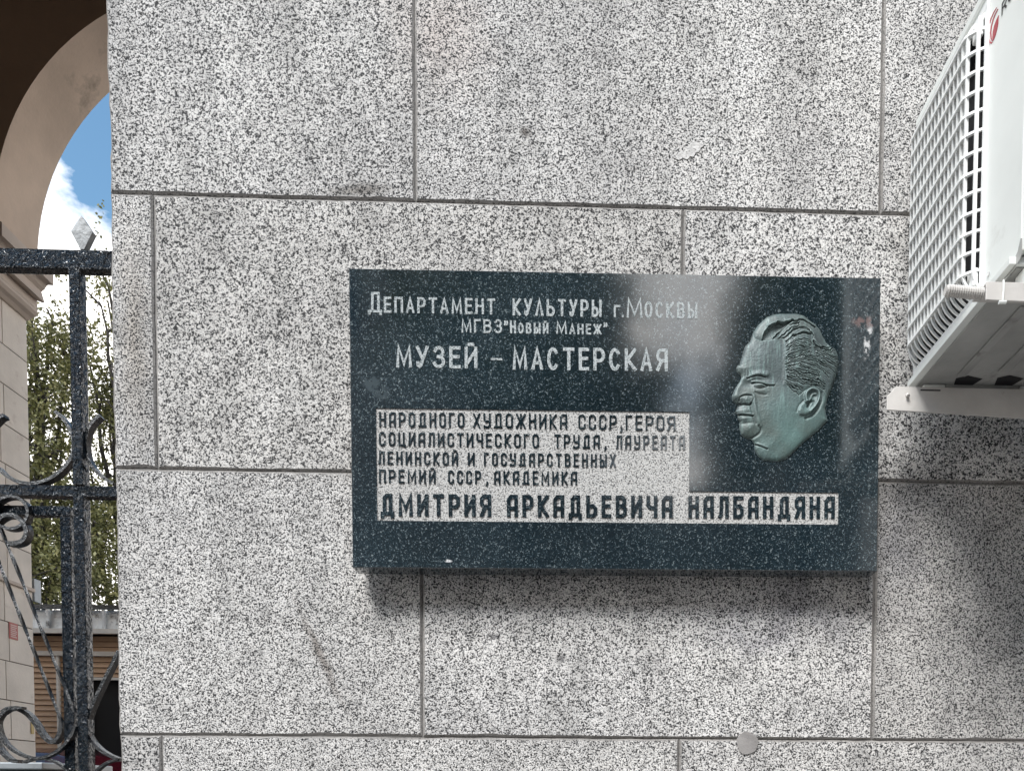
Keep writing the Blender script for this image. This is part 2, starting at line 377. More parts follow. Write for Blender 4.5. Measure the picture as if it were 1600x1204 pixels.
# return wall at right, outside the picture but shading it
rwall = empty('return_wall', 'granite block return wall the air conditioner brackets are fixed to', 'wall')
ys = [[-1.35, -0.62, -0.0], [-1.35, -1.0, -0.3, -0.0]]
for j in range(9):
    yy = ys[j % 2]
    for i in range(len(yy)-1):
        sd_ += 10
        granite_block(yy[i]+g_, yy[i+1]-g_-0.002, ZJ[j]+g_, ZJ[j+1]-g_, sd_, False, 'y').build('granite_block', 'granite', rwall)
MB().box(RX+0.006, RX+0.5, -1.348, -0.004, 0.0, 5.398).build('mortar_bed', 'mortar', rwall)
# cement plug at a joint and a smear on the upper block
m = MB(); c0 = spot(1168, 1160, -0.0015)
pl = [(c0.x+0.026*math.cos(t)*(1+0.05*math.sin(5*t)), -0.0018, c0.z+0.027*math.sin(t)*(1+0.06*math.cos(3*t))) for t in np.linspace(0, 2*math.pi, 28, endpoint=False)]
n = len(pl); m.add(pl+[(a, 0.004, c) for a, b, c in pl], [tuple(range(n))]+[(k, (k+1) % n, (k+1) % n+n, k+n) for k in range(n)])
m.build('cement_plug', 'plug_cement', wall)
m = MB(); pts = [(1052, 246), (1057, 243), (1060, 238), (1067, 236), (1070, 230), (1077, 228), (1080, 222), (1088, 221), (1092, 224), (1098, 222), (1099, 228), (1095, 231), (1092, 237), (1087, 238), (1084, 245), (1078, 244), (1074, 249), (1067, 247), (1061, 250)]
pl = [spot(x, y, -0.0007) for x, y in pts]; n = len(pl)
m.add([tuple(p) for p in pl]+[(p.x, 0.002, p.z) for p in pl], [tuple(range(n))]+[(k, (k+1) % n, (k+1) % n+n, k+n) for k in range(n)])
m.build('plaster_smear', 'smear', wall)

# ------------------------------------------------------------------ facade and passage behind
def arch_wall(name, cx, r, zs, y0, y1, xa, xb, zt, mat, r2=None, soffit=None, cx2=None, zs2=None, nseg=48, parent=None, zbase=0.0):
    """plate with an arched opening, the reveal may splay from (cx, r, zs) in front to (cx2, r2, zs2) behind"""
    r2 = r2 or r; cx2 = cx if cx2 is None else cx2; zs2 = zs if zs2 is None else zs2
    A = [(cx-r*math.cos(t), zs+r*math.sin(t)) for t in np.linspace(0, math.pi, nseg+1)]
    B = [(cx2-r2*math.cos(t), zs2+r2*math.sin(t)) for t in np.linspace(0, math.pi, nseg+1)]
    def plate(P, y, zb):
        m_ = MB(); n_ = nseg
        top = [(xa+(xb-xa)*i/n_, zt) for i in range(n_+1)]
        vs_ = [(p[0], y, p[1]) for p in P]+[(p[0], y, p[1]) for p in top]
        m_.add(vs_, [(i, i+1, n_+2+i, n_+1+i) for i in range(n_)])
        l, r_ = P[0], P[-1]
        m_.add([(xa, y, zb), (l[0], y, zb), (l[0], y, l[1]), (xa, y, zt)], [(0, 1, 2, 3)])
        m_.add([(xb, y, zb), (r_[0], y, zb), (r_[0], y, r_[1]), (xb, y, zt)], [(0, 1, 2, 3)])
        return m_
    m_ = plate(A, y0, zbase); k = plate(B, y1, zbase); m_.add(k.v, k.f)
    m_.add([(xa, y0, zt), (xb, y0, zt), (xb, y1, zt), (xa, y1, zt)], [(0, 1, 2, 3)])
    o = m_.build(name, mat, parent)
    s_ = MB(); s_.add([(p[0], y0, p[1]) for p in A]+[(p[0], y1, p[1]) for p in B], [(i, i+1, nseg+2+i, nseg+1+i) for i in range(nseg)])
    so = s_.build('arch_soffit', soffit or mat, parent, smooth=True)
    return o, so
# front facade: arch of the carriage passage, right jamb = end of the granite wall
fac = empty('street_facade', 'plastered street front with the tall carriage arch, joined to the granite wall', 'building')
arch_wall('facade_face', -2.62, 1.53, 5.6, 0.02, 0.45, -9, -0.98, 9.0, 'facade_plaster', parent=fac, zbase=5.42)
MB().box(-9, -4.17, 0.02, 0.45, 0, 5.42).build('left_pier', 'facade_plaster', fac)
MB().box(-0.98, 6, 0.02, 0.45, 5.403, 9.0).build('upper_wall', 'facade_plaster', fac)
# passage
pas = empty('carriage_passage', 'dark brown vaulted carriage passage behind the iron gate', 'building')
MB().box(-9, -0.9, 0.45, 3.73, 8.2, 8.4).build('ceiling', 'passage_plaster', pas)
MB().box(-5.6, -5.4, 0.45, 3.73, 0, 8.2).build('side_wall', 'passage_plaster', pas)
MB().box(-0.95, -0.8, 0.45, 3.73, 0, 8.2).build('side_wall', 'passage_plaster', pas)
# the arch to the courtyard
ya, yb = 3.73, 4.15
carch = empty('courtyard_arch', 'taupe plastered arch opening to the courtyard, seen past the gate', 'arch')
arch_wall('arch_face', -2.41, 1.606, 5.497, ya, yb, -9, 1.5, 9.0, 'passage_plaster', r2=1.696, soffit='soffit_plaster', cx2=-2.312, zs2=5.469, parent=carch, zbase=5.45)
PX = -4.10
# pier below: ashlar blocks on the reveal, one object each
MB().box(-9, PX-0.006, ya+0.004, yb-0.004, 0, 5.36).build('pier_core', 'pier_joint', carch)
MB().box(-9, PX-0.012, ya-0.010, ya+0.003, 0, 5.36).build('pier_face', 'passage_plaster', carch)
MB().box(-0.72, 1.5, ya, yb, 0, 5.46).build('right_pier', 'pier_stone', carch)
zc = [4.737-0.2827*k for k in range(0, 17)]
zc = [5.06]+zc+[0.0]
for k in range(len(zc)-1):
    z1, z0 = zc[k], zc[k+1]
    if z1-z0 < 0.03: continue
    ym = ya + (0.13 if k % 2 else 0.17)
    for (u0, u1) in ((ya, ym), (ym, yb)):
        MB().box(PX-0.25, PX, u0+0.0025, u1-(0.0025 if u1 < yb else 0), z0+0.003, z1-0.003).build('ashlar_block', 'pier_stone', carch, bevel=0.003)
MB().box(PX+0.0002, PX+0.022, ya, yb+0.004, 3.035, 3.062).build('ledge', 'cornice_plaster', carch, bevel=0.004)
# impost cornice: stepped profile run along the reveal
def far(px, py): p = spot(px, py, yb); return (p.x, p.z)
prof = [far(45, 501), far(50, 497), far(56, 494.5), far(59.5, 490), far(58.5, 485), far(59, 484), far(58, 470), far(66, 473), far(70, 473), far(65, 456), far(70, 452), far(73, 447), far(75, 445.5), far(83.7, 446), far(83.7, 428), far(58, 405), far(30, 405)]
prof.append((PX-0.2, prof[-1][1])); prof.append((PX-0.2, prof[0][1]))
m = MB(); n = len(prof)
m.add([(x, ya-0.10, z) for x, z in prof]+[(x, yb, z) for x, z in prof], [tuple(range(n)), tuple(range(n, 2*n))[::-1]]+[(k, (k+1) % n, (k+1) % n+n, k+n) for k in range(n)])
m.build('impost_cornice', 'cornice_plaster', carch)
MB().box(-9, PX-0.05, ya+0.001, yb-0.001, 5.05, 5.50).build('impost_block', 'cornice_plaster', carch)
# notices on the reveal
def plate_on_reveal(name, pa, pb, mat, th=0.006):
    a, b = spotx(*pa, PX), spotx(*pb, PX)
    return MB().box(PX+0.001, PX+th, min(a.y, b.y), max(a.y, b.y), min(a.z, b.z), max(a.z, b.z)), a, b
mb, a, b = plate_on_reveal('notice', (13, 971), (27, 1000), 'notice_red')
nt_ = tag(mb.build('notice_plate', 'notice_red'), 'small red notice plate on the taupe pier behind the gate', 'notice')
mm_ = MB()
for k in range(7):
    zz = a.z+(b.z-a.z)*(k+1.2)/8.4
    mm_.box(PX+0.0065, PX+0.0072, min(a.y, b.y)+0.012, max(a.y, b.y)-0.012-(0.01 if k % 3 == 2 else 0), zz-0.004, zz+0.004)
mm_.build('printed_lines', 'notice_light', nt_)
mb, a, b = plate_on_reveal('plate', (47.5, 1127), (52.5, 1146), 'plate_yellow')
tag(mb.build('address_plate', 'plate_yellow'), 'narrow dull yellow plate low on the corner of the taupe pier', 'plate')

# ------------------------------------------------------------------ courtyard
bld = empty('garage_building', 'low brown clapboard outbuilding with white trim and dark open doorway', 'building')
GY = 7.2
def gz(py): return spot(120, py, GY).z
def gx(px, py=1100): return spot(px, py, GY).x
z_roof, z_f, z_t0, z_t1, z_op = gz(956), gz(987), gz(1018), gz(1025), gz(1062)
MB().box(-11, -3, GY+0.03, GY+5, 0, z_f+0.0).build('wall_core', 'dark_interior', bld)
m = MB().add([(-11.2, GY-0.12, z_f-0.01), (-2.8, GY-0.12, z_f-0.01), (-2.8, GY-0.10, z_roof), (-11.2, GY-0.10, z_roof), (-11.2, GY+5.2, z_roof+0.7), (-2.8, GY+5.2, z_roof+0.7), (-11.2, GY+5.2, z_f), (-2.8, GY+5.2, z_f)],
             [(0, 1, 2, 3), (3, 2, 5, 4), (0, 3, 4, 6), (1, 7, 5, 2), (0, 6, 7, 1), (6, 4, 5, 7)])
rf = m.build('roof', 'roof_metal', bld)
for x in np.arange(-10.9, -2.9, 0.62): MB().box(x, x+0.03, GY-0.15, GY-0.121, z_f+0.012, z_roof).build('seam', 'roof_metal', rf)
MB().box(-11.2, -2.8, GY-0.16, GY-0.121, z_roof+0.004, z_roof+0.05).build('gutter_edge', 'iron_plain', rf)
MB().box(-11.2, -2.8, GY-0.17, GY-0.121, z_f-0.045, z_f+0.008).build('fascia_trim', 'trim_white', bld)
MB().box(-11, -3, GY-0.06, GY-0.0, z_t1, z_t0).build('door_head', 'trim_white', bld)
dl = gx(138); dr = dl+2.6; tx0, tx1 = gx(92.5), gx(97)
def boards(x0, x1, z0, z1, ph=0.062, y=GY):
    k = 0; z = z1
    while z-ph > z0-0.02 and k < 60:
        zz0 = max(z-ph, z0)
        m_ = MB(); m_.add([(x0, y-0.006, z), (x1, y-0.006, z), (x1, y-0.026, zz0+0.004), (x0, y-0.026, zz0+0.004), (x0, y, zz0+0.004), (x1, y, zz0+0.004), (x0, y, z), (x1, y, z)],
                          [(0, 1, 2, 3), (3, 2, 5, 4), (0, 3, 4, 6), (1, 7, 5, 2), (0, 6, 7, 1)])
        m_.build('board', 'siding', bld); z -= ph; k += 1
boards(-11, -3, z_t0, z_f-0.047)
boards(-11, tx0, 0.2, z_t1-0.003)
boards(tx1, -3, z_op+0.03, z_t1-0.003)
boards(tx1, dl, 0.2, z_op)
MB().box(tx0+0.003, tx1-0.003, GY-0.05, GY, 0.1, z_t1-0.003).build('corner_trim', 'trim_white', bld)
MB().box(dl, dr, GY-0.04, GY+0.0, z_op, z_op+0.028).build('lintel', 'trim_white', bld)
MB().box(dr, -3, GY-0.02, GY+0.0, 0, z_op).build('front_wall', 'siding', bld)
# grey lamp on the corner of the pier
lp = empty('wall_lamp', 'narrow grey box lamp fixed beyond the edge of the taupe pier', 'lamp')
a, b = spot(55, 905, 4.6), spot(59.5, 941, 4.6)
MB().box(a.x, b.x, 4.56, 4.64, b.z, a.z).build('housing', 'lamp_grey', lp, bevel=0.004)
MB().box(PX-0.6, a.x, 4.58, 4.60, a.z-0.05, a.z-0.03).build('bracket_arm', 'iron_plain', lp)

# red van
van = empty('red_van', 'dark red van with a chrome rail parked before the brown outbuilding', 'van')
def loft(profile, xs_, name, mat, parent, smooth=True):
    m_ = MB(); n_ = len(profile)
    for s, x in xs_: pass
    vs_ = []; fs = []
    for i, (x, ins) in enumerate(xs_):
        cz = 1.2
        vs_ += [(x, y + (0.0 if abs(y-VY) < 1e-9 else (VY-y)*ins), cz+(z-cz)*(1-ins)) for y, z in profile]
    for i in range(len(xs_)-1):
        for k in range(n_): fs.append((i*n_+k, i*n_+(k+1) % n_, (i+1)*n_+(k+1) % n_, (i+1)*n_+k))
    fs += [tuple(range(n_)), tuple(range((len(xs_)-1)*n_, len(xs_)*n_))[::-1]]
    return m_.add(vs_, fs).build(name, mat, parent, smooth=False, bevel=0.02)
VY = 6.0; vz = spot(70, 1168, 5.4).z
x_r = spot(98, 1160, 5.4).x
hw = 0.9
profile = [(VY-hw, 0.45), (VY-hw, 1.15), (VY-hw+0.06, 1.35), (VY-hw+0.20, vz-0.13), (VY-hw+0.30, vz-0.03), (VY-0.3, vz+0.02), (VY+0.3, vz+0.02), (VY+hw-0.30, vz-0.03), (VY+hw-0.20, vz-0.13), (VY+hw-0.06, 1.35), (VY+hw, 1.15), (VY+hw, 0.45)]
loft(profile, [(x_r-4.2, 0.12), (x_r-4.0, 0.03), (x_r-3.6, 0.0), (x_r-0.5, 0.0), (x_r-0.12, 0.02), (x_r+0.05, 0.10)], 'body', 'van_red', van)
MB().tube([(x_r-3.3, VY-hw+0.28, vz-0.0), (x_r-1.0, VY-hw+0.28, vz+0.012), (x_r-0.5, VY-hw+0.28, vz-0.0)], 0.018, 8).build('roof_rail', 'chrome', van, smooth=True)
for xx in (x_r-3.2, x_r-2.1, x_r-1.0):
    MB().add([(xx, VY-hw+0.045, 1.38), (xx+0.9, VY-hw+0.045, 1.38), (xx+0.85, VY-hw+0.165, vz-0.2), (xx+0.05, VY-hw+0.165, vz-0.2), (xx, VY-hw+0.08, 1.38), (xx+0.9, VY-hw+0.08, 1.38), (xx+0.85, VY-hw+0.2, vz-0.2), (xx+0.05, VY-hw+0.2, vz-0.2)],
             [(0, 1, 2, 3), (4, 7, 6, 5), (0, 4, 5, 1), (1, 5, 6, 2), (2, 6, 7, 3), (3, 7, 4, 0)]).build('window', 'van_glass', van)
for xx in (x_r-3.3, x_r-0.8):
    for yy in (VY-hw+0.1, VY+hw-0.1):
        wh = MB().tube([(xx, yy-0.12, 0.34), (xx, yy+0.12, 0.34)], 0.34, 24, flat=(0, 0, 1)).build('wheel', 'rubber', van)
        MB().tube([(xx, yy-0.13, 0.34), (xx, yy+0.13, 0.34)], 0.19, 16, flat=(0, 0, 1)).build('rim', 'chrome', wh)
# grey metal cabinet in the passage
cb = empty('grey_cabinet', 'grey metal cabinet whose flat top shows at the lower left corner', 'cabinet')
a = spot(66, 1190, 1.6); b = spot(-120, 1190, 1.6)
MB().box(b.x, a.x-0.02, 1.62, 2.1, 0.02, a.z-0.035).build('body', 'box_metal', cb, bevel=0.006)
MB().box(b.x-0.02, a.x, 1.6, 2.12, a.z-0.032, a.z).build('lid', 'box_metal', cb, bevel=0.006)
MB().box((a.x+b.x)/2-0.003, (a.x+b.x)/2+0.003, 1.612, 1.6195, 0.06, a.z-0.06).build('door_seam', 'iron_plain', cb)

# ------------------------------------------------------------------ trees
def tree(loc, h, clumps, nleaf, label, seed, lsize=0.045, limbs=7, droop=0.5, trunk_r=0.16):
    r_ = random.Random(seed); nr = np.random.default_rng(seed)
    t = empty('birch_tree', label, 'tree', 'trees in the courtyard', loc)
    m_ = MB(); pts = [(0.15*math.sin(i*0.9+seed), 0.1*math.cos(i*1.1), h*i/8) for i in range(9)]
    m_.tube(pts, [trunk_r*(1-0.85*i/8) for i in range(9)], 8); m_.build('trunk', 'bark', t, smooth=True)
    ends = []
    for cidx, (cx, cy, cz, sx, sz, wgt) in enumerate(clumps):
        i = min(7, max(1, int((cz-1.0)/h*8))); p0 = Vector(pts[max(1, i-2)]); p1 = Vector((cx, cy, cz))
        mid = (p0+p1)/2+Vector((r_.uniform(-.2, .2), r_.uniform(-.2, .2), 0.35))
        q = [p0+(mid-p0)*k/3 for k in range(3)]+[mid+(p1-mid)*k/4 for k in range(5)]
        q = [v+Vector((r_.uniform(-.06, .06), 0, r_.uniform(-.06, .06))) for v in q]
        bm_ = MB().tube(q, [0.07*(1-0.75*k/7) for k in range(8)], 6)
        for _ in range(9):
            s = Vector(q[r_.randint(3, 7)]); e = s+Vector((r_.uniform(-1, 1)*sx, r_.uniform(-1, 1)*sx, r_.uniform(-1, .8)*sz))
            bm_.tube([s, (s+e)/2+Vector((0, 0, 0.12)), e], [0.026, 0.018, 0.008], 5)
        bm_.build('branch', 'bark', t, smooth=True)
    wsum = sum(c[5] for c in clumps); V = []; F = []
    for (cx, cy, cz, sx, sz, wgt) in clumps:
        n_ = int(nleaf*wgt/wsum)
        # twigs with leaves
        ntw = max(4, n_//22)
        for _ in range(ntw):
            a_ = np.clip(nr.normal(size=3), -1.8, 1.8)*np.array([sx, sx, sz])*0.62+np.array([cx, cy, cz])
            dirn = nr.normal(size=3); dirn[2] -= droop*2; dirn /= np.linalg.norm(dirn); ln = nr.uniform(.25, .8)
            for k in range(22):
                c = a_+dirn*ln*k/22+nr.normal(size=3)*0.05
                u = nr.normal(size=3); u /= np.linalg.norm(u); v = np.cross(u, nr.normal(size=3)); v /= np.linalg.norm(v)+1e-6
                s = lsize*nr.uniform(.6, 1.25); o = len(V)
                V += [tuple(c-u*s), tuple(c+v*s*.55), tuple(c+u*s), tuple(c-v*s*.55)]; F.append((o, o+1, o+2, o+3))
    me = bpy.data.meshes.new('crown'); me.from_pydata(V, [], F); me.materials.append(M['leaves'])
    o = bpy.data.objects.new('crown', me); col.objects.link(o); o.parent = t
    return t
def at(px, py, Y, base): p = spot(px, py, Y); return (p.x-base[0], p.y-base[1], p.z-base[2])
TY = 15.0
base = spot(66, 900, TY); base = (base.x-0.2, TY, 0)
cl = []
for px, py, sx, sz, wg in ((60, 560, .55, .9, 2.2), (85, 610, .6, .9, 2.6), (100, 560, .5, .8, 1.4), (70, 660, .7, .7, 2.0), (95, 690, .4, .5, 0.9), (60, 730, .4, .5, 0.7), (95, 735, .5, .35, 1.1),
                           (80, 500, .5, .5, 0.8), (75, 830, .9, .9, 4), (150, 830, .9, .9, 4), (110, 900, 1.2, .6, 4), (170, 900, 1.0, .6, 3), (60, 900, .9, .6, 3), (20, 640, 1.2, 1.6, 3), (-30, 780, 1.5, 1.6, 4)):
    x, y, z = at(px, py, TY, base); cl.append((x, y+random.uniform(-.6, .6), z, sx, sz, wg))
tree(base, 13.5, cl, 31000, 'drooping birch with dense olive leaves left of the tall gate bar', 3)
base2 = spot(215, 900, TY+1.5); base2 = (base2.x, TY+1.5, 0); cl = []
for px, py, sx, sz, wg in ((150, 560, .35, .6, 1.3), (165, 600, .35, .6, 1.2), (150, 625, .5, .35, 1.4), (170, 640, .3, .4, .6), (165, 480, .5, .6, 0.35), (150, 450, .3, .6, 0.2), (172, 430, .3, .4, .25), (170, 690, .3, .5, .25), (150, 740, .3, .3, .5),
                           (160, 810, .7, .6, 3), (200, 860, 1, .9, 3), (260, 600, 1.2, 2.0, 4), (300, 760, 1.3, 1.6, 4)):
    x, y, z = at(px, py, TY+1.5, base2); cl.append((x, y+random.uniform(-.5, .5), z, sx, sz, wg))
tree(base2, 14, cl, 19000, 'sparser birch showing sky through it, right of the tall gate bar', 9)

# ------------------------------------------------------------------ iron gate
gate = empty('iron_gate', 'black painted wrought iron gate with scrolls and twisted bars beside the wall', 'gate')
gy = 0.12
XR = -1.09
z_top = (2.825, 2.872); z_mid = (2.275, 2.302); z_in = (2.228, 2.252)
MB().box(-4.15, -1.071, gy, gy+0.028, *z_top).build('top_rail', 'iron', gate, bevel=0.004)
MB().box(-4.15, -1.071, gy, gy+0.028, *z_mid).build('middle_rail', 'iron', gate, bevel=0.003)
def bar_x(px, py=900): return spot(px, py, gy).x
xb0, xb1 = -1.241, -1.215
period = 0.75
for k in range(4):
    dx = -period*k
    MB().box(xb0+dx, xb1+dx, gy-0.004, gy+0.026, 0.06, z_mid[0]-0.0005).build('upright', 'iron', gate, bevel=0.003)
    MB().box(xb0+dx, xb1+dx, gy-0.004, gy+0.026, z_mid[1]+0.0005, z_top[0]-0.0005).build('upright', 'iron', gate, bevel=0.003)
    # diamond finial
    c = spot(126, 366, gy); hx, hz = 0.026, 0.038; cx, cz = c.x+dx, z_top[1]+0.045
    m = MB(); yA, yB = gy+0.004, gy+0.020
    ring = [(cx, cz+hz), (cx+hx, cz), (cx+0.005, cz-hz-0.004), (cx-0.005, cz-hz-0.004), (cx-hx, cz)]
    m.add([(x, yA, z) for x, z in ring]+[(x, yB, z) for x, z in ring]+[(cx-0.003, yA-0.004, cz)], [(5, 6, 7, 8, 9)[::-1]]+[(i, (i+1) % 5, 10) for i in range(5)]+[(i, (i+1) % 5, (i+1) % 5+5, i+5) for i in range(5)])
    m.build('finial', 'finial_paint', gate)
# leaf frame
fx0, fx1 = -1.278, -1.252
MB().box(-2.60, fx1, gy+0.002, gy+0.024, *z_in).build('leaf_rail', 'iron', gate, bevel=0.003)
MB().box(fx0, fx1, gy+0.002, gy+0.024, 0.1, z_in[0]-0.0005).build('leaf_stile', 'iron', gate, bevel=0.003)
def smoothpath(P, k=6):
    P = [Vector(p) for p in P]; out_ = []
    for i in range(len(P)-1):
        p0 = P[max(i-1, 0)]; p1 = P[i]; p2 = P[i+1]; p3 = P[min(i+2, len(P)-1)]
        for j in range(k):
            t = j/k; out_.append(0.5*((2*p1)+(p2-p0)*t+(2*p0-5*p1+4*p2-p3)*t*t+(3*p1-p0-3*p2+p3)*t**3))
    return out_+[P[-1]]
def scroll(pts, wy=0.016, tt=0.008, dy=0.0, mat='iron_plain', mirror=False):
    P = smoothpath([spot(x, y, gy+0.012+dy) for x, y in pts]); return MB().strip(P, wy, tt).build('scroll', mat, gate)
scroll([(0, 732), (14, 745), (32, 754), (52, 757)], dy=0.004)
scroll([(52, 757), (70, 754), (90, 744), (108, 727), (117, 710), (118, 690), (110, 668), (98, 652), (89, 645)], dy=0.006, wy=0.02)
scroll([(159, 651), (150, 659), (141, 672), (137, 690), (138, 708), (143, 724), (153, 738), (165, 748), (180, 757)], dy=0.006, wy=0.02)
scroll([(-30, 690), (-14, 672), (2, 655), (10, 651)], dy=0.006, wy=0.02)
def circle(cx, cy, rx, ry, a0, a1, n_=20): return [(cx+rx*math.cos(a0+(a1-a0)*i/n_), cy+ry*math.sin(a0+(a1-a0)*i/n_)) for i in range(n_+1)]
scroll(circle(20, 802, 27, 25, 0.3, 0.3+2*math.pi, 24), wy=0.02, tt=0.007, dy=-0.016)
scroll([(-8, 822), (2, 812), (14, 806), (28, 808), (40, 818), (45, 832), (40, 845), (28, 850), (16, 850)], wy=0.022, tt=0.010, dy=-0.016)
def twisted(a, b, rad=0.0036):
    A = spot(*a, gy-0.004); B = spot(*b, gy-0.004); n_ = 90; m_ = MB(); t = (B-A).normalized(); u = Vector((0, 1, 0)); v = t.cross(u)
    vs_ = []; fs = []
    for i in range(n_+1):
        an = i*0.10; p = A+(B-A)*i/n_
        for k in range(4):
            aa = an+k*math.pi/2; vs_.append(p+u*math.cos(aa)*rad*1.25+v*math.sin(aa)*rad*1.25)
    for i in range(n_):
        for k in range(4): fs.append((i*4+k, i*4+(k+1) % 4, (i+1)*4+(k+1) % 4, (i+1)*4+k))
    fs += [(0, 1, 2, 3), (n_*4+3, n_*4+2, n_*4+1, n_*4)]
    m_.add(vs_, fs).build('twisted_bar', 'iron_plain', gate)
twisted((-12, 792), (117, 1112)); twisted((-22, 826), (97, 1128))
scroll([(188, 1017), (176, 1042), (162, 1070), (150, 1096), (141, 1120), (139, 1140), (145, 1156), (158, 1170), (172, 1179), (188, 1186)], tt=0.008, wy=0.02, dy=0.0)
scroll([(38, 1106), (28, 1105), (14, 1108), (4, 1117), (-1, 1130), (4, 1150), (16, 1166), (34, 1178), (56, 1184), (78, 1180), (100, 1166), (114, 1148), (119, 1134)], tt=0.007, wy=0.016, dy=-0.018)
scroll([(6, 1113), (16, 1107), (30, 1107), (46, 1116), (58, 1130), (68, 1146), (80, 1158), (90, 1156), (97, 1142), (99, 1124)], tt=0.010, wy=0.02, dy=0.002)
scroll([(-10, 1130), (-4, 1158), (6, 1175), (20, 1187), (32, 1189)], tt=0.009, wy=0.02, dy=0.002)
scroll([(38, 1190), (52, 1186), (70, 1185), (88, 1190), (102, 1199), (116, 1212)], tt=0.006, dy=-0.016)
scroll([(190, 1187), (176, 1188), (162, 1195), (148, 1208), (140, 1222)], tt=0.006, dy=0.0)

# ------------------------------------------------------------------ memorial plaque
PYF = -0.075        # front of the polished face
TL, TR, BR, BL = [spot(x, y, PYF) for x, y in ((546, 419), (1377, 436), (1368, 890), (552, 886))]
cx = (TL.x+TR.x+BR.x+BL.x)/4; cz = (TL.z+TR.z+BR.z+BL.z)/4
PW = ((TR.x-TL.x)+(BR.x-BL.x))/2; PH = ((TL.z-BL.z)+(TR.z-BR.z))/2
roll = math.atan2((TR.z-TL.z+BR.z-BL.z)/2, PW)
plaque = empty('memorial_plaque', 'dark polished granite museum plaque with Russian lettering and a bronze head relief', 'plaque', loc=(cx, PYF, cz))
plaque.rotation_euler = (0, -roll, 0)
cr_, sr_ = math.cos(roll), math.sin(roll)
def loc2(px, py, Y=PYF):
    p = spot(px, py, Y); dx, dz = p.x-cx, p.z-cz; return (dx*cr_+dz*sr_, -dx*sr_+dz*cr_)
# L-shaped recess of the inscription panel
x1 = loc2(588, 720)[0]; x2 = loc2(1077, 700)[0]; x3 = loc2(1310, 793)[0]
zt_ = (loc2(588, 635)[1]+loc2(1077, 645)[1])/2; zm = loc2(1190, 768)[1]; zb = (loc2(588, 814)[1]+loc2(1310, 818)[1])/2
RD = 0.0022
X = [-PW/2, x1, x2, x3, PW/2]; Z = [-PH/2, zb, zm, zt_, PH/2]
low = {(1, 1), (2, 1), (1, 2)}
m = MB(); H_ = lambda i, j: RD if (i, j) in low else 0.0
for i in range(4):
    for j in range(4):
        if (i, j) in low: continue
        m.add([(X[i], 0, Z[j]), (X[i+1], 0, Z[j]), (X[i+1], 0, Z[j+1]), (X[i], 0, Z[j+1])], [(0, 1, 2, 3)])
for i in range(4):
    for j in range(4):
        if (i, j) not in low: continue
        for (di, dj, a, b) in ((-1, 0, (X[i], Z[j]), (X[i], Z[j+1])), (1, 0, (X[i+1], Z[j]), (X[i+1], Z[j+1])), (0, -1, (X[i], Z[j]), (X[i+1], Z[j])), (0, 1, (X[i], Z[j+1]), (X[i+1], Z[j+1]))):
            if (i+di, j+dj) not in low: m.add([(a[0], 0, a[1]), (b[0], 0, b[1]), (b[0], RD+0.002, b[1]), (a[0], RD+0.002, a[1])], [(0, 1, 2, 3)])
ch = 0.0; T_ = 0.052
o_ = [(-PW/2, -PH/2), (PW/2, -PH/2), (PW/2, PH/2), (-PW/2, PH/2)]
bv = 0.0015
m.add([(a, 0, b) for a, b in o_]+[(a+math.copysign(bv, a), bv, b+math.copysign(bv, b)) for a, b in o_]+[(a+math.copysign(bv, a), T_, b+math.copysign(bv, b)) for a, b in o_],
      [(k, (k+1) % 4, (k+1) % 4+4, k+4) for k in range(4)]+[(k+4, (k+1) % 4+4, (k+1) % 4+8, k+8) for k in range(4)]+[(8, 9, 10, 11)])
m.build('slab', 'polished', plaque)
panel = MB().add([(x1, RD, zb), (x3, RD, zb), (x3, RD, zm), (x2, RD, zm), (x2, RD, zt_), (x1, RD, zt_)], [(0, 1, 2, 3, 4, 5)]).add(
    [(x1, RD+0.0015, zb), (x3, RD+0.0015, zb), (x3, RD+0.0015, zm), (x2, RD+0.0015, zm), (x2, RD+0.0015, zt_), (x1, RD+0.0015, zt_)], [(0, 1, 2, 3, 4, 5)]).build('inscription_panel', 'hammered', plaque)
panel['label'] = 'pale bush-hammered L-shaped inscription field'
for sx in (-0.42, 0.42):
    for sz in (-0.24, 0.24):
        MB().tube([(sx, T_, sz), (sx, 0.074, sz)], 0.012, 12, flat=(0, 0, 1)).build('standoff', 'iron_plain', plaque)

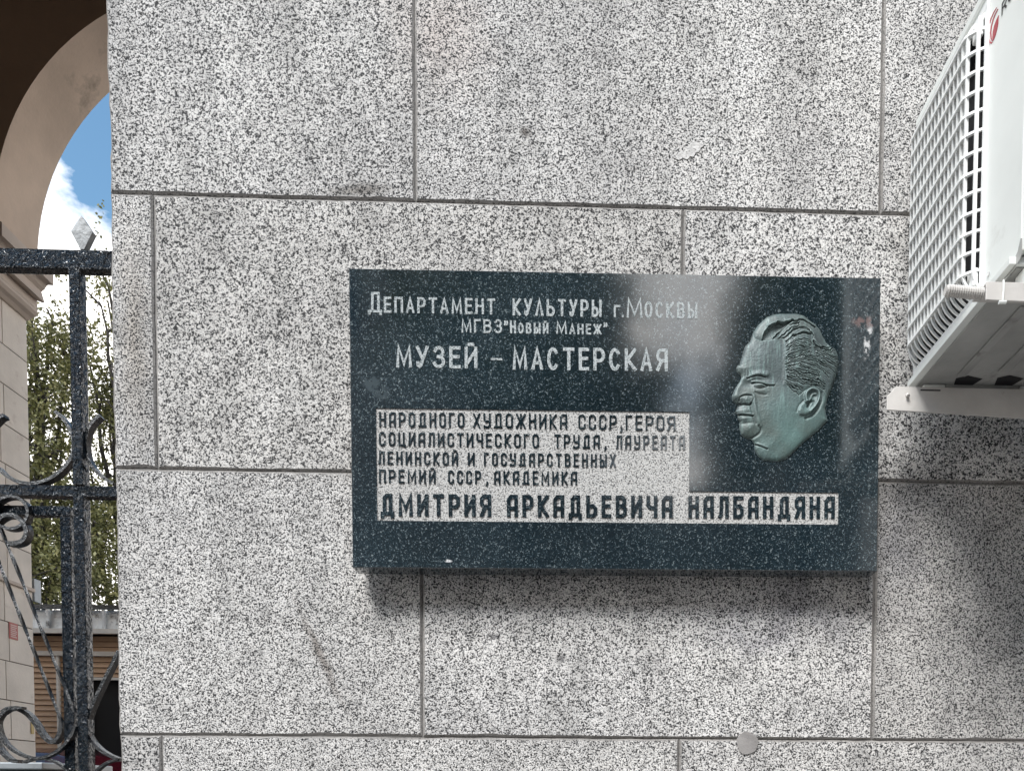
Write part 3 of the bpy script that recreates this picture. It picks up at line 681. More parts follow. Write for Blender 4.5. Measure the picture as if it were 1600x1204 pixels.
# stroke alphabet -------------------------------------------------
def arc(cx_, cy_, rx, ry, a0, a1, n_=8): return [(cx_+rx*math.cos(R(a0+(a1-a0)*i/n_)), cy_+ry*math.sin(R(a0+(a1-a0)*i/n_))) for i in range(n_+1)]
c1, c2 = 0.30, 0.13
def bowl(y0, y1, rnd, x1_=1.0):
    if rnd: return [(0, y1)]+arc(x1_*0.55, (y0+y1)/2, x1_*0.45, (y1-y0)/2, 90, -90)+[(0, y0)]
    return [(0, y1), (x1_-c1, y1), (x1_, y1-c2), (x1_, y0+c2), (x1_-c1, y0), (0, y0)]
def mir(P): return [(1-x, y) for x, y in P]
def glyphs(rnd):
    g = {}
    g['О'] = [arc(.5, .5, .5, .5, 90, 450, 20)] if rnd else [[(c1, 0), (1-c1, 0), (1, c2), (1, 1-c2), (1-c1, 1), (c1, 1), (0, 1-c2), (0, c2), (c1, 0)]]
    g['С'] = [arc(.5, .5, .5, .5, 42, 318, 18)] if rnd else [[(1, .74), (1, 1-c2), (1-c1, 1), (c1, 1), (0, 1-c2), (0, c2), (c1, 0), (1-c1, 0), (1, c2), (1, .26)]]
    g['А'] = [[(0, 0), (.5, 1), (1, 0)], [(.17, .28), (.83, .28)]] if rnd else [[(0, 0), (0, 1-c2*1.3), (c1*1.1, 1), (1, 1), (1, 0)], [(0, .38), (1, .38)]]
    g['Н'] = [[(0, 0), (0, 1)], [(1, 0), (1, 1)], [(0, .52), (1, .52)]]
    g['П'] = [[(0, 0), (0, 1), (1, 1), (1, 0)]]
    g['Р'] = [[(0, 0), (0, 1)], bowl(.42, 1, rnd)]
    g['В'] = [[(0, 0), (0, 1)], bowl(.53, 1, rnd, .92), bowl(0, .53, rnd)]
    g['Ь'] = [[(0, 0), (0, 1)], bowl(0, .53, rnd)]
    g['Ы'] = [[(0, 0), (0, 1)], [(x*.6, y) for x, y in bowl(0, .53, rnd)], [(1, 0), (1, 1)]]
    g['Б'] = [[(1, 1), (0, 1), (0, 0)], bowl(0, .56, rnd)]
    g['Я'] = [mir([(0, 0), (0, 1)]), mir(bowl(.45, 1, rnd)), [(.45, .45), (0, 0)]]
    g['Г'] = [[(0, 0), (0, 1), (1, 1)]]
    g['Т'] = [[(0, 1), (1, 1)], [(.5, 0), (.5, 1)]]
    g['Е'] = [[(1, 1), (0, 1), (0, 0), (1, 0)], [(0, .53), (.88, .53)]]
    g['К'] = [[(0, 0), (0, 1)], [(1, 1), (.14, .5), (1, 0)]]
    g['Ж'] = [[(.5, 0), (.5, 1)], [(0, 1), (.40, .5), (0, 0)], [(1, 1), (.60, .5), (1, 0)]]
    g['Х'] = [[(0, 0), (1, 1)], [(0, 1), (1, 0)]]
    g['И'] = [[(0, 1), (0, 0)], [(1, 0), (1, 1)], [(0, .12), (1, .88)]]
    g['Й'] = g['И']+[[(.3, 1.2), (.7, 1.2)]]
    g['М'] = [[(0, 0), (.08, 1), (.5, .12), (.92, 1), (1, 0)]] if rnd else [[(0, 0), (0, 1), (.5, .28), (1, 1), (1, 0)]]
    g['Л'] = [[(0, 0), (.5, 1), (1, 0)]] if rnd else [[(0, 0), (.16, .1), (.22, 1), (1, 1), (1, 0)]]
    g['Д'] = [[(.25, .06), (.30, 1), (.8, 1), (.8, .06)], [(0, -.1), (0, .04), (1, .04), (1, -.1)]] if rnd else [[(.22, .06), (.22, 1-c2), (.45, 1), (.84, 1), (.84, .06)], [(0, .02), (1, .02)]]
    g['Ц'] = [[(0, 1), (0, 0), (.8, 0), (.8, 1)], [(.8, 0), (1, 0), (1, -.1)]]
    g['Ч'] = [[(0, 1), (0, .45+c2), (c1, .45), (1, .45)], [(1, 1), (1, 0)]]
    g['У'] = [[(0, 1), (.52, .42)], [(1, 1), (.48, .25)]+[(.36, .06), (.2, 0), (.06, .06), (.04, .18)]] if rnd else [[(0, 1), (0, .45+c2), (c1, .45), (1, .45)], [(1, 1), (1, c2), (1-c1, 0), (0, 0), (0, .08)]]
    g['З'] = [arc(.48, .75, .42, .25, 160, -80, 9)+[(.42, .52)], [(.42, .52)]+arc(.48, .26, .5, .26, 80, -160, 10)]
    g['-'] = [[(0, .45), (1, .45)]]
    g[','] = [[(.6, .10), (.6, 0), (.3, -.16)]]
    g['.'] = [[(.4, .03), (.6, .03)]]
    g['"'] = [[(.15, 1.0), (.25, .85), (.1, .7)], [(.75, 1.0), (.85, .85), (.7, .7)]]
    return g
GS, GA = glyphs(True), glyphs(False)
GA['Д5'] = [[(.22, .06), (.22, 1-c2), (.45, 1), (.82, 1), (.82, .06)], [(0, -.12), (0, .04), (1, .04), (1, -.12)]]
WID = {'М': 1.25, 'Ж': 1.35, 'Ы': 1.2, 'Д': 1.2, 'Ц': 1.1, '-': 1.1, ',': .4, '.': .4, 'Г': .85, 'Е': .9, '"': .6}
def stroke_solid(mb_, P, s, y0, y1):
    closed = len(P) > 3 and abs(P[0][0]-P[-1][0])+abs(P[0][1]-P[-1][1]) < 1e-9
    Q = [Vector((p[0], p[1])) for p in (P[:-1] if closed else P)]; n_ = len(Q); Lf, Rt = [], []
    if not closed:
        Q[0] = Q[0]-(Q[1]-Q[0]).normalized()*s*0.45; Q[-1] = Q[-1]+(Q[-1]-Q[-2]).normalized()*s*0.45
    for i in range(n_):
        a = Q[i]-Q[i-1] if (i > 0 or closed) else Q[1]-Q[0]; b = Q[(i+1) % n_]-Q[i] if (i < n_-1 or closed) else Q[-1]-Q[-2]
        a = a.normalized(); b = b.normalized(); na = Vector((-a.y, a.x)); nb = Vector((-b.y, b.x)); nn = (na+nb)
        nn = nn.normalized() if nn.length > 1e-6 else na
        k = min(1/max(nn.dot(na), 0.35), 2.2)*s/2
        Lf.append(Q[i]+nn*k); Rt.append(Q[i]-nn*k)
    vs_ = []; fs = []
    for l, r_ in zip(Lf, Rt): vs_ += [(l.x, y0, l.y), (r_.x, y0, r_.y), (r_.x, y1, r_.y), (l.x, y1, l.y)]
    m_ = n_ if closed else n_-1
    for i in range(m_):
        j = (i+1) % n_
        for k in range(4): fs.append((i*4+k, i*4+(k+1) % 4, j*4+(k+1) % 4, j*4+k))
    if not closed: fs += [(0, 1, 2, 3), ((n_-1)*4+3, (n_-1)*4+2, (n_-1)*4+1, (n_-1)*4)]
    mb_.add(vs_, fs)
LM = {}
def word(txt, px0, px1, base0, base1, hpx, st, style, parent, pale):
    """txt drawn between two sight positions on the plaque face"""
    G_ = GS if style == 'S' else GA
    A = loc2(px0, base0); B = loc2(px1, base1); ang = math.atan2(B[1]-A[1], B[0]-A[0]); Wd = math.hypot(B[0]-A[0], B[1]-A[1])
    h = loc2(px0, base0-hpx)[1]-A[1]; s = h*st; gap = s*(1.75 if st < 0.15 else 1.2) if style == 'A' else s*1.25
    ws = [WID.get(c, 1.0) for c in txt]; unit = (Wd-gap*(len(txt)-1))/sum(ws); x = 0.0
    for c, wd in zip(txt, ws):
        gw = unit*wd; key = (c, style, round(h, 3), round(gw, 3), pale)
        if key not in LM:
            mb_ = MB(); gl = G_[c+'5'] if (c+'5' in G_ and st > 0.15) else G_[c]
            for k, P in enumerate(gl):
                PP = [(s/2+px_*(gw-s), s/2+pz_*(h-s)) for px_, pz_ in P]
                if pale: stroke_solid(mb_, PP, s, -0.0007-0.00006*k, 0.0003)
                else: stroke_solid(mb_, PP, s, -RD+0.00012-0.00005*k, 0.0005)
            LM[key] = mb_.mesh('letter', 'letter_pale' if pale else 'polished')
        yy = 0.0 if pale else RD
        inst('letter', LM[key], parent, (A[0]+math.cos(ang)*x, yy, A[1]+math.sin(ang)*x), (0, -ang, 0))
        x += gw+gap
P_ = plaque
word('Д', 575, 597, 489, 489.5, 33, .12, 'S', P_, True)
word('ЕПАРТАМЕНТ', 600, 774, 488.5, 491.5, 25, .145, 'S', P_, True)
word('КУЛЬТУРЫ', 801, 940, 493, 495.5, 27, .145, 'S', P_, True)
word('Г', 959, 969.5, 495.5, 495.7, 19, .17, 'S', P_, True)
word('.', 971, 975, 496, 496, 19, .17, 'S', P_, True)
word('М', 979, 1004, 496.5, 496.8, 31, .115, 'S', P_, True)
word('ОСКВЫ', 1007, 1089.5, 497, 498, 26, .14, 'S', P_, True)
word('МГВЗ', 721, 785, 520, 520.5, 21.5, .14, 'S', P_, True)
word('"', 787, 795, 520.7, 520.8, 20, .13, 'S', P_, True)
word('Н', 797, 806.5, 521, 521, 20.5, .16, 'S', P_, True)
word('ОВЫЙ', 809.5, 857, 521.2, 521.6, 17, .17, 'S', P_, True)
word('М', 869, 886, 521.8, 522, 20, .15, 'S', P_, True)
word('АНЕЖ', 889.5, 940, 522.2, 522.8, 16.5, .17, 'S', P_, True)
word('"', 942.5, 950, 522.8, 522.9, 19, .13, 'S', P_, True)
word('МУЗЕЙ', 619, 746, 574, 576, 34.5, .145, 'S', P_, True)
word('-', 767, 785, 575.5, 575.7, 32, .10, 'S', P_, True)
word('МАСТЕРСКАЯ', 801, 1043.5, 577.5, 580, 35.5, .145, 'S', P_, True)
Q_ = panel
def lines(items, h, st):
    for t, a, b, ya_, yb_ in items: word(t, a, b, ya_, yb_, h, st, 'A', Q_, False)
lines([('НАРОДНОГО', 592.5, 725.5, 666.5, 667.5), ('ХУДОЖНИКА', 739, 886, 667.8, 669.8), ('СССР', 903.5, 963.5, 670, 671.2), (',', 968, 974, 671.3, 671.4), ('ГЕРОЯ', 977.5, 1055, 671.4, 672.6)], 23, .122)
lines([('СОЦИАЛИСТИЧЕСКОГО', 592, 842, 695.8, 699.2), ('ТРУДА', 866, 937, 699.6, 700.6), (',', 943, 949, 700.8, 700.8), ('ЛАУРЕАТА', 962.5, 1070, 701, 702)], 21.5, .128)
lines([('ЛЕНИНСКОЙ', 591, 715.5, 724.8, 726.6), ('И', 731, 741.5, 726.8, 727), ('ГОСУДАРСТВЕННЫХ', 756, 962, 727.2, 729.4)], 20.5, .135)
lines([('ПРЕМИЙ', 592, 680.5, 753.8, 755), ('СССР', 700, 751.5, 755.2, 755.8), (',', 758, 764, 756, 756), ('АКАДЕМИКА', 772, 901.5, 756, 757.2)], 21, .132)
lines([('ДМИТРИЯ', 594.5, 767.5, 805.5, 807), ('АРКАДЬЕВИЧА', 792, 1051, 807.3, 808.8), ('НАЛБАНДЯНА', 1075.5, 1304.5, 809, 810)], 35, .165)

# ------------------------------------------------------------------ bronze relief, a height field inside its outline
OUT = [(500, 95), (555, 97), (600, 108), (640, 140), (680, 170), (710, 205), (730, 250), (755, 295), (785, 318), (815, 335), (832, 370), (838, 430), (830, 490), (810, 550), (790, 610), (762, 670), (748, 740), (755, 790), (765, 822), (700, 890), (600, 970), (520, 1050), (480, 1085), (420, 1100), (330, 1092), (290, 1060), (270, 1020), (268, 980), (245, 950), (200, 935), (175, 915), (165, 870), (168, 830), (152, 800), (155, 785), (136, 760), (150, 730), (165, 712), (140, 705), (118, 685), (112, 655), (130, 610), (165, 560), (180, 525), (172, 510), (150, 490), (142, 465), (150, 445), (165, 440), (180, 390), (200, 320), (235, 285), (255, 225), (290, 170), (345, 120), (400, 100), (450, 95)]
def cr_closed(P, k=4):
    o_ = []; n_ = len(P)
    for i in range(n_):
        p0, p1, p2, p3 = (np.array(P[(i+j-1) % n_], float) for j in range(4))
        for j in range(k):
            t = j/k; o_.append(0.5*((2*p1)+(p2-p0)*t*0.8+(2*p0*1-5*p1+4*p2-p3)*t*t*1+(3*p1-p0-3*p2+p3)*t**3) if False else (1-t)*p1+t*p2)
    return np.array(o_)
OP = cr_closed(OUT, 1)
def inside(px, py, P):
    r_ = np.zeros(px.shape, bool); n_ = len(P)
    for i in range(n_):
        x1_, y1_ = P[i]; x2_, y2_ = P[(i+1) % n_]
        c = ((y1_ > py) != (y2_ > py)) & (px < (x2_-x1_)*(py-y1_)/(y2_-y1_+1e-12)+x1_); r_ ^= c
    return r_
def dseg(px, py, P, closed=False):
    d = np.full(px.shape, 1e9); n_ = len(P)
    for i in range(n_ if closed else n_-1):
        a = np.array(P[i], float); b = np.array(P[(i+1) % n_], float); ab = b-a
        t = np.clip(((px-a[0])*ab[0]+(py-a[1])*ab[1])/(ab@ab+1e-9), 0, 1)
        d = np.minimum(d, np.hypot(px-a[0]-t*ab[0], py-a[1]-t*ab[1]))
    return d
STEP = 2.6
us = np.arange(104, 846, STEP); vs2 = np.arange(88, 1108, STEP)
U, V_ = np.meshgrid(us, vs2)
ins = inside(U, V_, OP); dd = dseg(U, V_, OUT, True)
dd = np.where(ins, dd, 0)
K = 1.0
Hh = 16*(1-np.exp(-dd/10.0)) + 34*(1-np.exp(-dd/120.0))       # in crop pixels of depth
def bumpf(cx_, cy_, rx, ry, amp, an=0.0):
    a = math.radians(an); x = (U-cx_)*math.cos(a)+(V_-cy_)*math.sin(a); y = -(U-cx_)*math.sin(a)+(V_-cy_)*math.cos(a)
    return amp*np.exp(-((x/rx)**2+(y/ry)**2))
def line(P, wdt, amp): return amp*np.exp(-(dseg(U, V_, P)/wdt)**2)
def bent(P, k=5):
    P = [np.array(p, float) for p in P]; o_ = []
    for i in range(len(P)-1):
        p0, p1, p2, p3 = P[max(i-1, 0)], P[i], P[i+1], P[min(i+2, len(P)-1)]
        for j in range(k):
            t = j/k; o_.append(tuple(0.5*((2*p1)+(p2-p0)*t+(2*p0-5*p1+4*p2-p3)*t*t+(3*p1-p0-3*p2+p3)*t**3)))
    return o_+[tuple(P[-1])]
def groove(P, wdt, dep, ridge=0.6, off=1.0):
    """cut plus a raised lip on its upper side"""
    P = bent(P); g1 = line(P, wdt, -dep); Pu = [(x, y-wdt*1.9*off) for x, y in P]
    return g1+line(Pu, wdt*1.3, dep*ridge)
# face
Hh += bumpf(400, 760, 130, 150, 10)+bumpf(330, 400, 110, 110, 6)
Hh += bumpf(235, 575, 42, 26, -15)+bumpf(300, 555, 60, 18, -6)
Hh += line([(250, 520), (300, 512), (345, 522)], 16, 9)
Hh += groove([(215, 540), (245, 533), (290, 528), (335, 540)], 5, 9, 0.3)
Hh += bumpf(300, 590, 34, 15, 10)
Hh += groove([(248, 572), (275, 572), (310, 582), (345, 596), (392, 598)], 4.5, 11, 0.7)
Hh += groove([(262, 600), (285, 612), (315, 612), (345, 604)], 4, 7, -0.4)
Hh += line(bent([(268, 640), (300, 655), (338, 660)]), 7, -5)+bumpf(305, 632, 40, 12, 4)
Hh += line([(178, 540), (150, 600), (125, 660)], 20, 8)+bumpf(145, 665, 26, 26, 9)
Hh += bumpf(205, 688, 30, 22, 11)
Hh += groove([(160, 690), (165, 670), (190, 658), (220, 656), (246, 664), (252, 684), (240, 712)], 5, 9, 0.2)
Hh += groove([(120, 702), (150, 716), (190, 716), (225, 722), (240, 712)], 6, 11, 0.2)
Hh += line(bent([(252, 672), (262, 720), (272, 780), (290, 840), (300, 868)]), 13, 8)+line(bent([(238, 725), (246, 770), (258, 820), (270, 850)]), 9, -8)
Hh += groove([(150, 786), (180, 788), (210, 793), (252, 798)], 5, 12, 0.5)+bumpf(185, 765, 38, 14, 7)+bumpf(190, 815, 36, 12, 6)
Hh += bumpf(205, 845, 40, 8, -6)+bumpf(215, 885, 46, 30, 5)
Hh += line(bent([(292, 868), (304, 890), (296, 915), (268, 935), (240, 944)]), 8, -10)
Hh += groove([(272, 988), (300, 1000), (350, 1024)], 5, 9, 0.5)
Hh += line([(462, 300), (466, 400), (462, 590)], 12, 4)
Hh += bumpf(480, 960, 80, 60, 4)+line([(560, 820), (500, 940), (400, 1040)], 30, -3)
for k in range(7): Hh += line(bent([(190+k*9, 480+k*3), (193+k*9, 505), (190+k*9, 528)]), 3.2, -2.4 if k % 2 else 1.5)
# hair
hair = [(255, 225), (290, 170), (345, 120), (400, 100), (500, 92), (560, 94), (610, 108), (660, 150), (720, 215), (760, 292), (820, 330), (845, 400), (838, 500), (800, 600), (762, 665), (735, 625), (700, 600), (650, 603), (600, 632), (560, 668), (520, 642), (485, 610), (466, 570), (466, 420), (458, 300), (440, 276), (380, 288), (305, 292), (262, 268)]
hm = inside(U, V_, np.array(hair, float)); hd = np.where(hm, dseg(U, V_, hair, True), 0)
Hh += np.where(hm, 9*(1-np.exp(-hd/16)), 0)
cav = [(305, 290), (318, 245), (350, 208), (400, 180), (470, 168), (520, 158), (470, 205), (440, 240), (420, 270), (360, 290)]
cm_ = inside(U, V_, np.array(cav, float)); cd = np.where(cm_, dseg(U, V_, cav, True), 0)
Hh += -30*(1-np.exp(-cd/9))
Gv = [([(312, 288), (320, 250), (348, 214), (400, 180), (470, 166), (530, 158), (580, 150), (630, 166), (670, 196)], 8, 13),
      ([(385, 282), (420, 238), (470, 200), (520, 182), (560, 172)], 6, 12), ([(420, 285), (470, 240), (520, 208), (560, 195)], 5, 10),
      ([(455, 282), (500, 240), (540, 215), (590, 205), (630, 225), (655, 255), (662, 300), (700, 338), (745, 342), (790, 322)], 8, 15),
      ([(470, 300), (530, 264), (590, 240), (640, 250)], 7, 13), ([(480, 335), (530, 306), (590, 296), (640, 312)], 6, 10),
      ([(476, 378), (515, 345), (570, 334), (630, 346)], 6, 11), ([(478, 402), (520, 372), (570, 362), (632, 368)], 5, 9),
      ([(470, 424), (505, 396), (560, 384), (640, 388)], 5, 9), ([(472, 440), (530, 412), (600, 404), (680, 424), (745, 455)], 5, 10),
      ([(470, 462), (540, 448), (600, 436), (660, 452), (720, 484), (770, 530)], 4.5, 8), ([(480, 452), (520, 500), (560, 530), (620, 556)], 4, 8),
      ([(560, 466), (600, 480), (660, 492), (700, 520)], 4, 8), ([(470, 494), (530, 520), (600, 548), (680, 556), (740, 584)], 5, 9),
      ([(475, 536), (530, 560), (590, 580), (650, 576), (700, 584), (738, 610)], 5, 9), ([(470, 580), (530, 608), (590, 624)], 4.5, 8),
      ([(480, 604), (520, 628), (560, 646)], 4, 7), ([(540, 500), (590, 512), (640, 520), (700, 545)], 4, 8), ([(560, 540), (610, 560), (650, 566)], 4, 6),
      ([(655, 300), (690, 330), (720, 352), (760, 352), (800, 338)], 6, 10), ([(665, 340), (720, 370), (775, 395), (832, 408)], 5, 9),
      ([(680, 380), (740, 410), (790, 436), (832, 448)], 5, 9), ([(700, 410), (745, 450), (790, 480), (826, 490)], 4.5, 7), ([(740, 300), (765, 330), (760, 352)], 4, 6),
      ([(600, 415), (660, 420), (720, 450), (770, 500)], 4, 7), ([(640, 600), (690, 590), (720, 620)], 4, 6), ([(770, 370), (790, 350), (815, 345)], 4, 7)]
hairH = np.zeros_like(Hh)
def smooth_noise(sc_, seed):
    r2 = np.random.default_rng(seed); gx_, gy_ = int(760/sc_)+4, int(1040/sc_)+4; Gd = r2.normal(size=(gy_, gx_))
    a = (U-100)/sc_; b = (V_-80)/sc_; i0 = a.astype(int); j0 = b.astype(int); fa = a-i0; fb = b-j0; fa = fa*fa*(3-2*fa); fb = fb*fb*(3-2*fb)
    return (Gd[j0, i0]*(1-fa)+Gd[j0, i0+1]*fa)*(1-fb)+(Gd[j0+1, i0]*(1-fa)+Gd[j0+1, i0+1]*fa)*fb
U0, V0 = U.copy(), V_.copy()
U = U+smooth_noise(26, 1)*3.5+smooth_noise(10, 2)*1.6; V_ = V_+smooth_noise(26, 3)*3.5+smooth_noise(10, 4)*2.2
for P, wd_, dp in Gv: hairH += groove(P, wd_*0.66, dp*1.0, 0.9)*(0.8+0.4*smooth_noise(40, int(dp*7+P[0][0])))
rr_ = random.Random(5)
for P, wd_, dp in Gv[5:]:
    for s_ in (-1, 1):
        off = rr_.uniform(9, 15)*s_; hairH += groove([(x+rr_.uniform(-4, 4), y+off+rr_.uniform(-2, 2)) for x, y in P], 2.6, dp*0.8, 0.6)
for _ in range(70):
    P, wd_, dp = Gv[rr_.randint(4, len(Gv)-1)]; Pb = bent(P, 4); i = rr_.randint(0, max(0, len(Pb)-6)); seg = Pb[i:i+rr_.randint(4, 7)]
    oy = rr_.uniform(-17, 17); hairH += groove([(x+rr_.uniform(-2, 2), y+oy) for x, y in seg[::2]] if len(seg) > 3 else seg, 2.2, rr_.uniform(2, 5), 0.7)
U, V_ = U0, V0
Hh += np.where(hm, hairH, 0)
# ear
ear = [(600, 705), (592, 665), (608, 630), (645, 610), (688, 615), (714, 648), (708, 700), (684, 748), (645, 788), (603, 804), (563, 800), (552, 770), (566, 735)]
em = inside(U, V_, np.array(ear, float)); ed = np.where(em, dseg(U, V_, ear, True), 0)
Hh += np.where(em, 16*(1-np.exp(-ed/6)), 0)
Hh += bumpf(655, 668, 34, 36, -20, 20)+bumpf(612, 745, 22, 30, -6, 30)
Hh += line(bent([(612, 708), (606, 665), (622, 636), (652, 622), (684, 630), (700, 655), (694, 700), (672, 740), (640, 775)]), 9, 13)
Hh += line(bent([(640, 690), (655, 660), (676, 655)]), 7, 9)+line(bent([(620, 745), (640, 712), (662, 706)]), 8, -11)+line(bent([(604, 712), (628, 704), (640, 690)]), 6, 10)
Hh += line(bent([(720, 640), (722, 690), (700, 745), (660, 795), (610, 818)]), 9, -9)+line(bent([(590, 700), (560, 735), (544, 775)]), 7, -5)
nn_ = rng.normal(size=Hh.shape); 
for _ in range(3): nn_ = (nn_+np.roll(nn_, 1, 0)+np.roll(nn_, -1, 0)+np.roll(nn_, 1, 1)+np.roll(nn_, -1, 1))/5
Hh += nn_*1.2
Hh = np.maximum(Hh, 4)
# crop pixels -> plaque metres
SCR = 4.3
def cpos(u, v): return loc2(1120+u/SCR, 460+v/SCR, PYF-0.02)
o00 = cpos(0, 0); eu = ((cpos(800, 0)[0]-o00[0])/800, (cpos(800, 0)[1]-o00[1])/800); ev = ((cpos(0, 800)[0]-o00[0])/800, (cpos(0, 800)[1]-o00[1])/800)
px_m = abs(ev[1])
nv, nu = U.shape
idx = -np.ones(U.shape, int)
PXm = o00[0]+eu[0]*U+ev[0]*V_; PZm = o00[1]+eu[1]*U+ev[1]*V_; PYm = -Hh*px_m*0.80
PYm = np.where(ins, PYm, -0.0)
# pull the outermost samples onto the outline for a clean rim
def snap(u, v):
    best = None; P = OUT
    for i in range(len(P)):
        a = np.array(P[i], float); b = np.array(P[(i+1) % len(P)], float); ab = b-a; t = min(1, max(0, ((u-a[0])*ab[0]+(v-a[1])*ab[1])/(ab@ab)))
        q = a+ab*t; d = math.hypot(u-q[0], v-q[1])
        if best is None or d < best[0]: best = (d, q)
    return best[1]
quad_in = ins[:-1, :-1] | ins[1:, :-1] | ins[:-1, 1:] | ins[1:, 1:]
def field(name, sel, parent, rim):
    vid = {}; V3 = []; F3 = []
    def vert(j, i):
        if (j, i) in vid: return vid[(j, i)]
        if ins[j, i]: p = (PXm[j, i], PYm[j, i], PZm[j, i])
        else:
            q = snap(U[j, i], V_[j, i]); p = (o00[0]+eu[0]*q[0]+ev[0]*q[1], 0.0004-0.0022, o00[1]+eu[1]*q[0]+ev[1]*q[1])
        vid[(j, i)] = len(V3); V3.append(p); return vid[(j, i)]
    js, is_ = np.nonzero(quad_in & sel)
    for j, i in zip(js, is_): F3.append((vert(j, i), vert(j, i+1), vert(j+1, i+1), vert(j+1, i)))
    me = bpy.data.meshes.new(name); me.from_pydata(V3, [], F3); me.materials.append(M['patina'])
    import bmesh
    b = bmesh.new(); b.from_mesh(me); bmesh.ops.recalc_face_normals(b, faces=b.faces)
    # back the shell with a skirt down to the slab
    eds = [e for e in b.edges if e.is_boundary]; r_ = bmesh.ops.extrude_edge_only(b, edges=eds)
    for v in r_['geom']:
        if isinstance(v, bmesh.types.BMVert): v.co.y = 0.0002
    bmesh.ops.recalc_face_normals(b, faces=b.faces); b.to_mesh(me); b.free()
    me.polygons.foreach_set('use_smooth', [True]*len(me.polygons))
    o = bpy.data.objects.new(name, me); col.objects.link(o); o.parent = parent; return o
hs = hm[:-1, :-1]; es = em[:-1, :-1]; hs = hs & ~es
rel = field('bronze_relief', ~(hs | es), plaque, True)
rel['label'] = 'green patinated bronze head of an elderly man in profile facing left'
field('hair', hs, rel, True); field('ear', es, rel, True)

# ------------------------------------------------------------------ air conditioner
ac = empty('air_conditioner', 'white outdoor air conditioner unit with square louvred grille on wall brackets', 'air conditioner')
FX = 0.765; BX = 1.06; Y0, Y1 = -0.545, -0.10; Zb, Zt = 2.478, 3.03
gy0, gy1 = -0.394, -0.118; gz0, gz1 = 2.492, 3.005          # grille opening
yF = spotx(1597, 300, FX).y; Y0 = yF
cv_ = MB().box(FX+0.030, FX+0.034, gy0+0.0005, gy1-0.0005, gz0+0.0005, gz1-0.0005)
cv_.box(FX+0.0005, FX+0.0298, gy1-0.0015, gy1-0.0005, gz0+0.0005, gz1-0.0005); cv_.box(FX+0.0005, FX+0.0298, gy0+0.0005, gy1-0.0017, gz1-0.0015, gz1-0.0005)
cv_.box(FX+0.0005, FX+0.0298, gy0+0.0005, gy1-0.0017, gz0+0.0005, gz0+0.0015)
cv_.build('fan_cavity', 'ac_shadow_black', ac)  # black liner stands in for the shade behind the louvres
body = MB()
body.box(FX, FX+0.012, Y0+0.0, gy0, Zb+0.004, Zt)          # service panel
body.box(FX, FX+0.012, gy0, Y1, gz1, Zt)
body.box(FX, FX+0.012, gy0, Y1, Zb+0.004, gz0)
body.box(FX, FX+0.012, gy1, Y1, gz0, gz1)
body.box(FX+0.0122, BX, Y0, Y0+0.01, Zb+0.012, Zt); body.box(FX+0.0122, BX, Y1-0.01, Y1, Zb+0.012, Zt)
body.box(BX-0.01, BX, Y0+0.0102, Y1-0.0102, Zb+0.012, Zt)
body.build('casing', 'ac_white', ac, bevel=0.0012)
MB().box(FX-0.004, BX+0.004, Y0-0.004, Y1+0.004, Zt+0.0005, Zt+0.022).build('top_cover', 'ac_white', ac, bevel=0.004)
MB().box(FX-0.012, BX+0.002, Y0+0.012, Y1+0.002, Zb-0.012, Zb+0.001).build('base_lip', 'ac_white', ac, bevel=0.001)
MB().box(FX-0.0006, FX-0.0001, gy0-0.02, Y1, Zb+0.0012, Zb+0.0040).build('lip_gap', 'ac_shadow_black', ac)
# underside: pressed pan with ribs and drain openings
pan = MB().box(FX+0.004, BX-0.004, Y0+0.018, Y1-0.004, Zb-0.0145, Zb-0.0122).build('base_pan', 'ac_pan', ac)
for (x0, x1_, a, b) in ((FX+0.07, FX+0.09, -0.40, -0.16), (FX+0.15, FX+0.175, -0.42, -0.18), (FX+0.20, FX+0.25, -0.30, -0.24)):
    MB().box(x0, x1_, a, b, Zb-0.0195, Zb-0.0146).build('pressed_rib', 'ac_pan', pan, bevel=0.004)
for (x0, x1_, a) in ((FX+0.075, FX+0.135, -0.137), (FX+0.165, FX+0.225, -0.142)):
    MB().add([(x0, a-0.01, Zb-0.0152), (x0+(x1_-x0)*.35, a-0.022, Zb-0.0152), (x1_, a-0.01, Zb-0.0152), (x1_-0.01, a+0.02, Zb-0.0152), (x0+0.01, a+0.02, Zb-0.0152), ((x0+x1_)/2, a, Zb-0.0146)],
             [(0, 1, 5), (1, 2, 5), (2, 3, 5), (3, 4, 5), (4, 0, 5), (0, 4, 3, 2, 1)]).build('drain_opening', 'ac_shadow_black', pan)
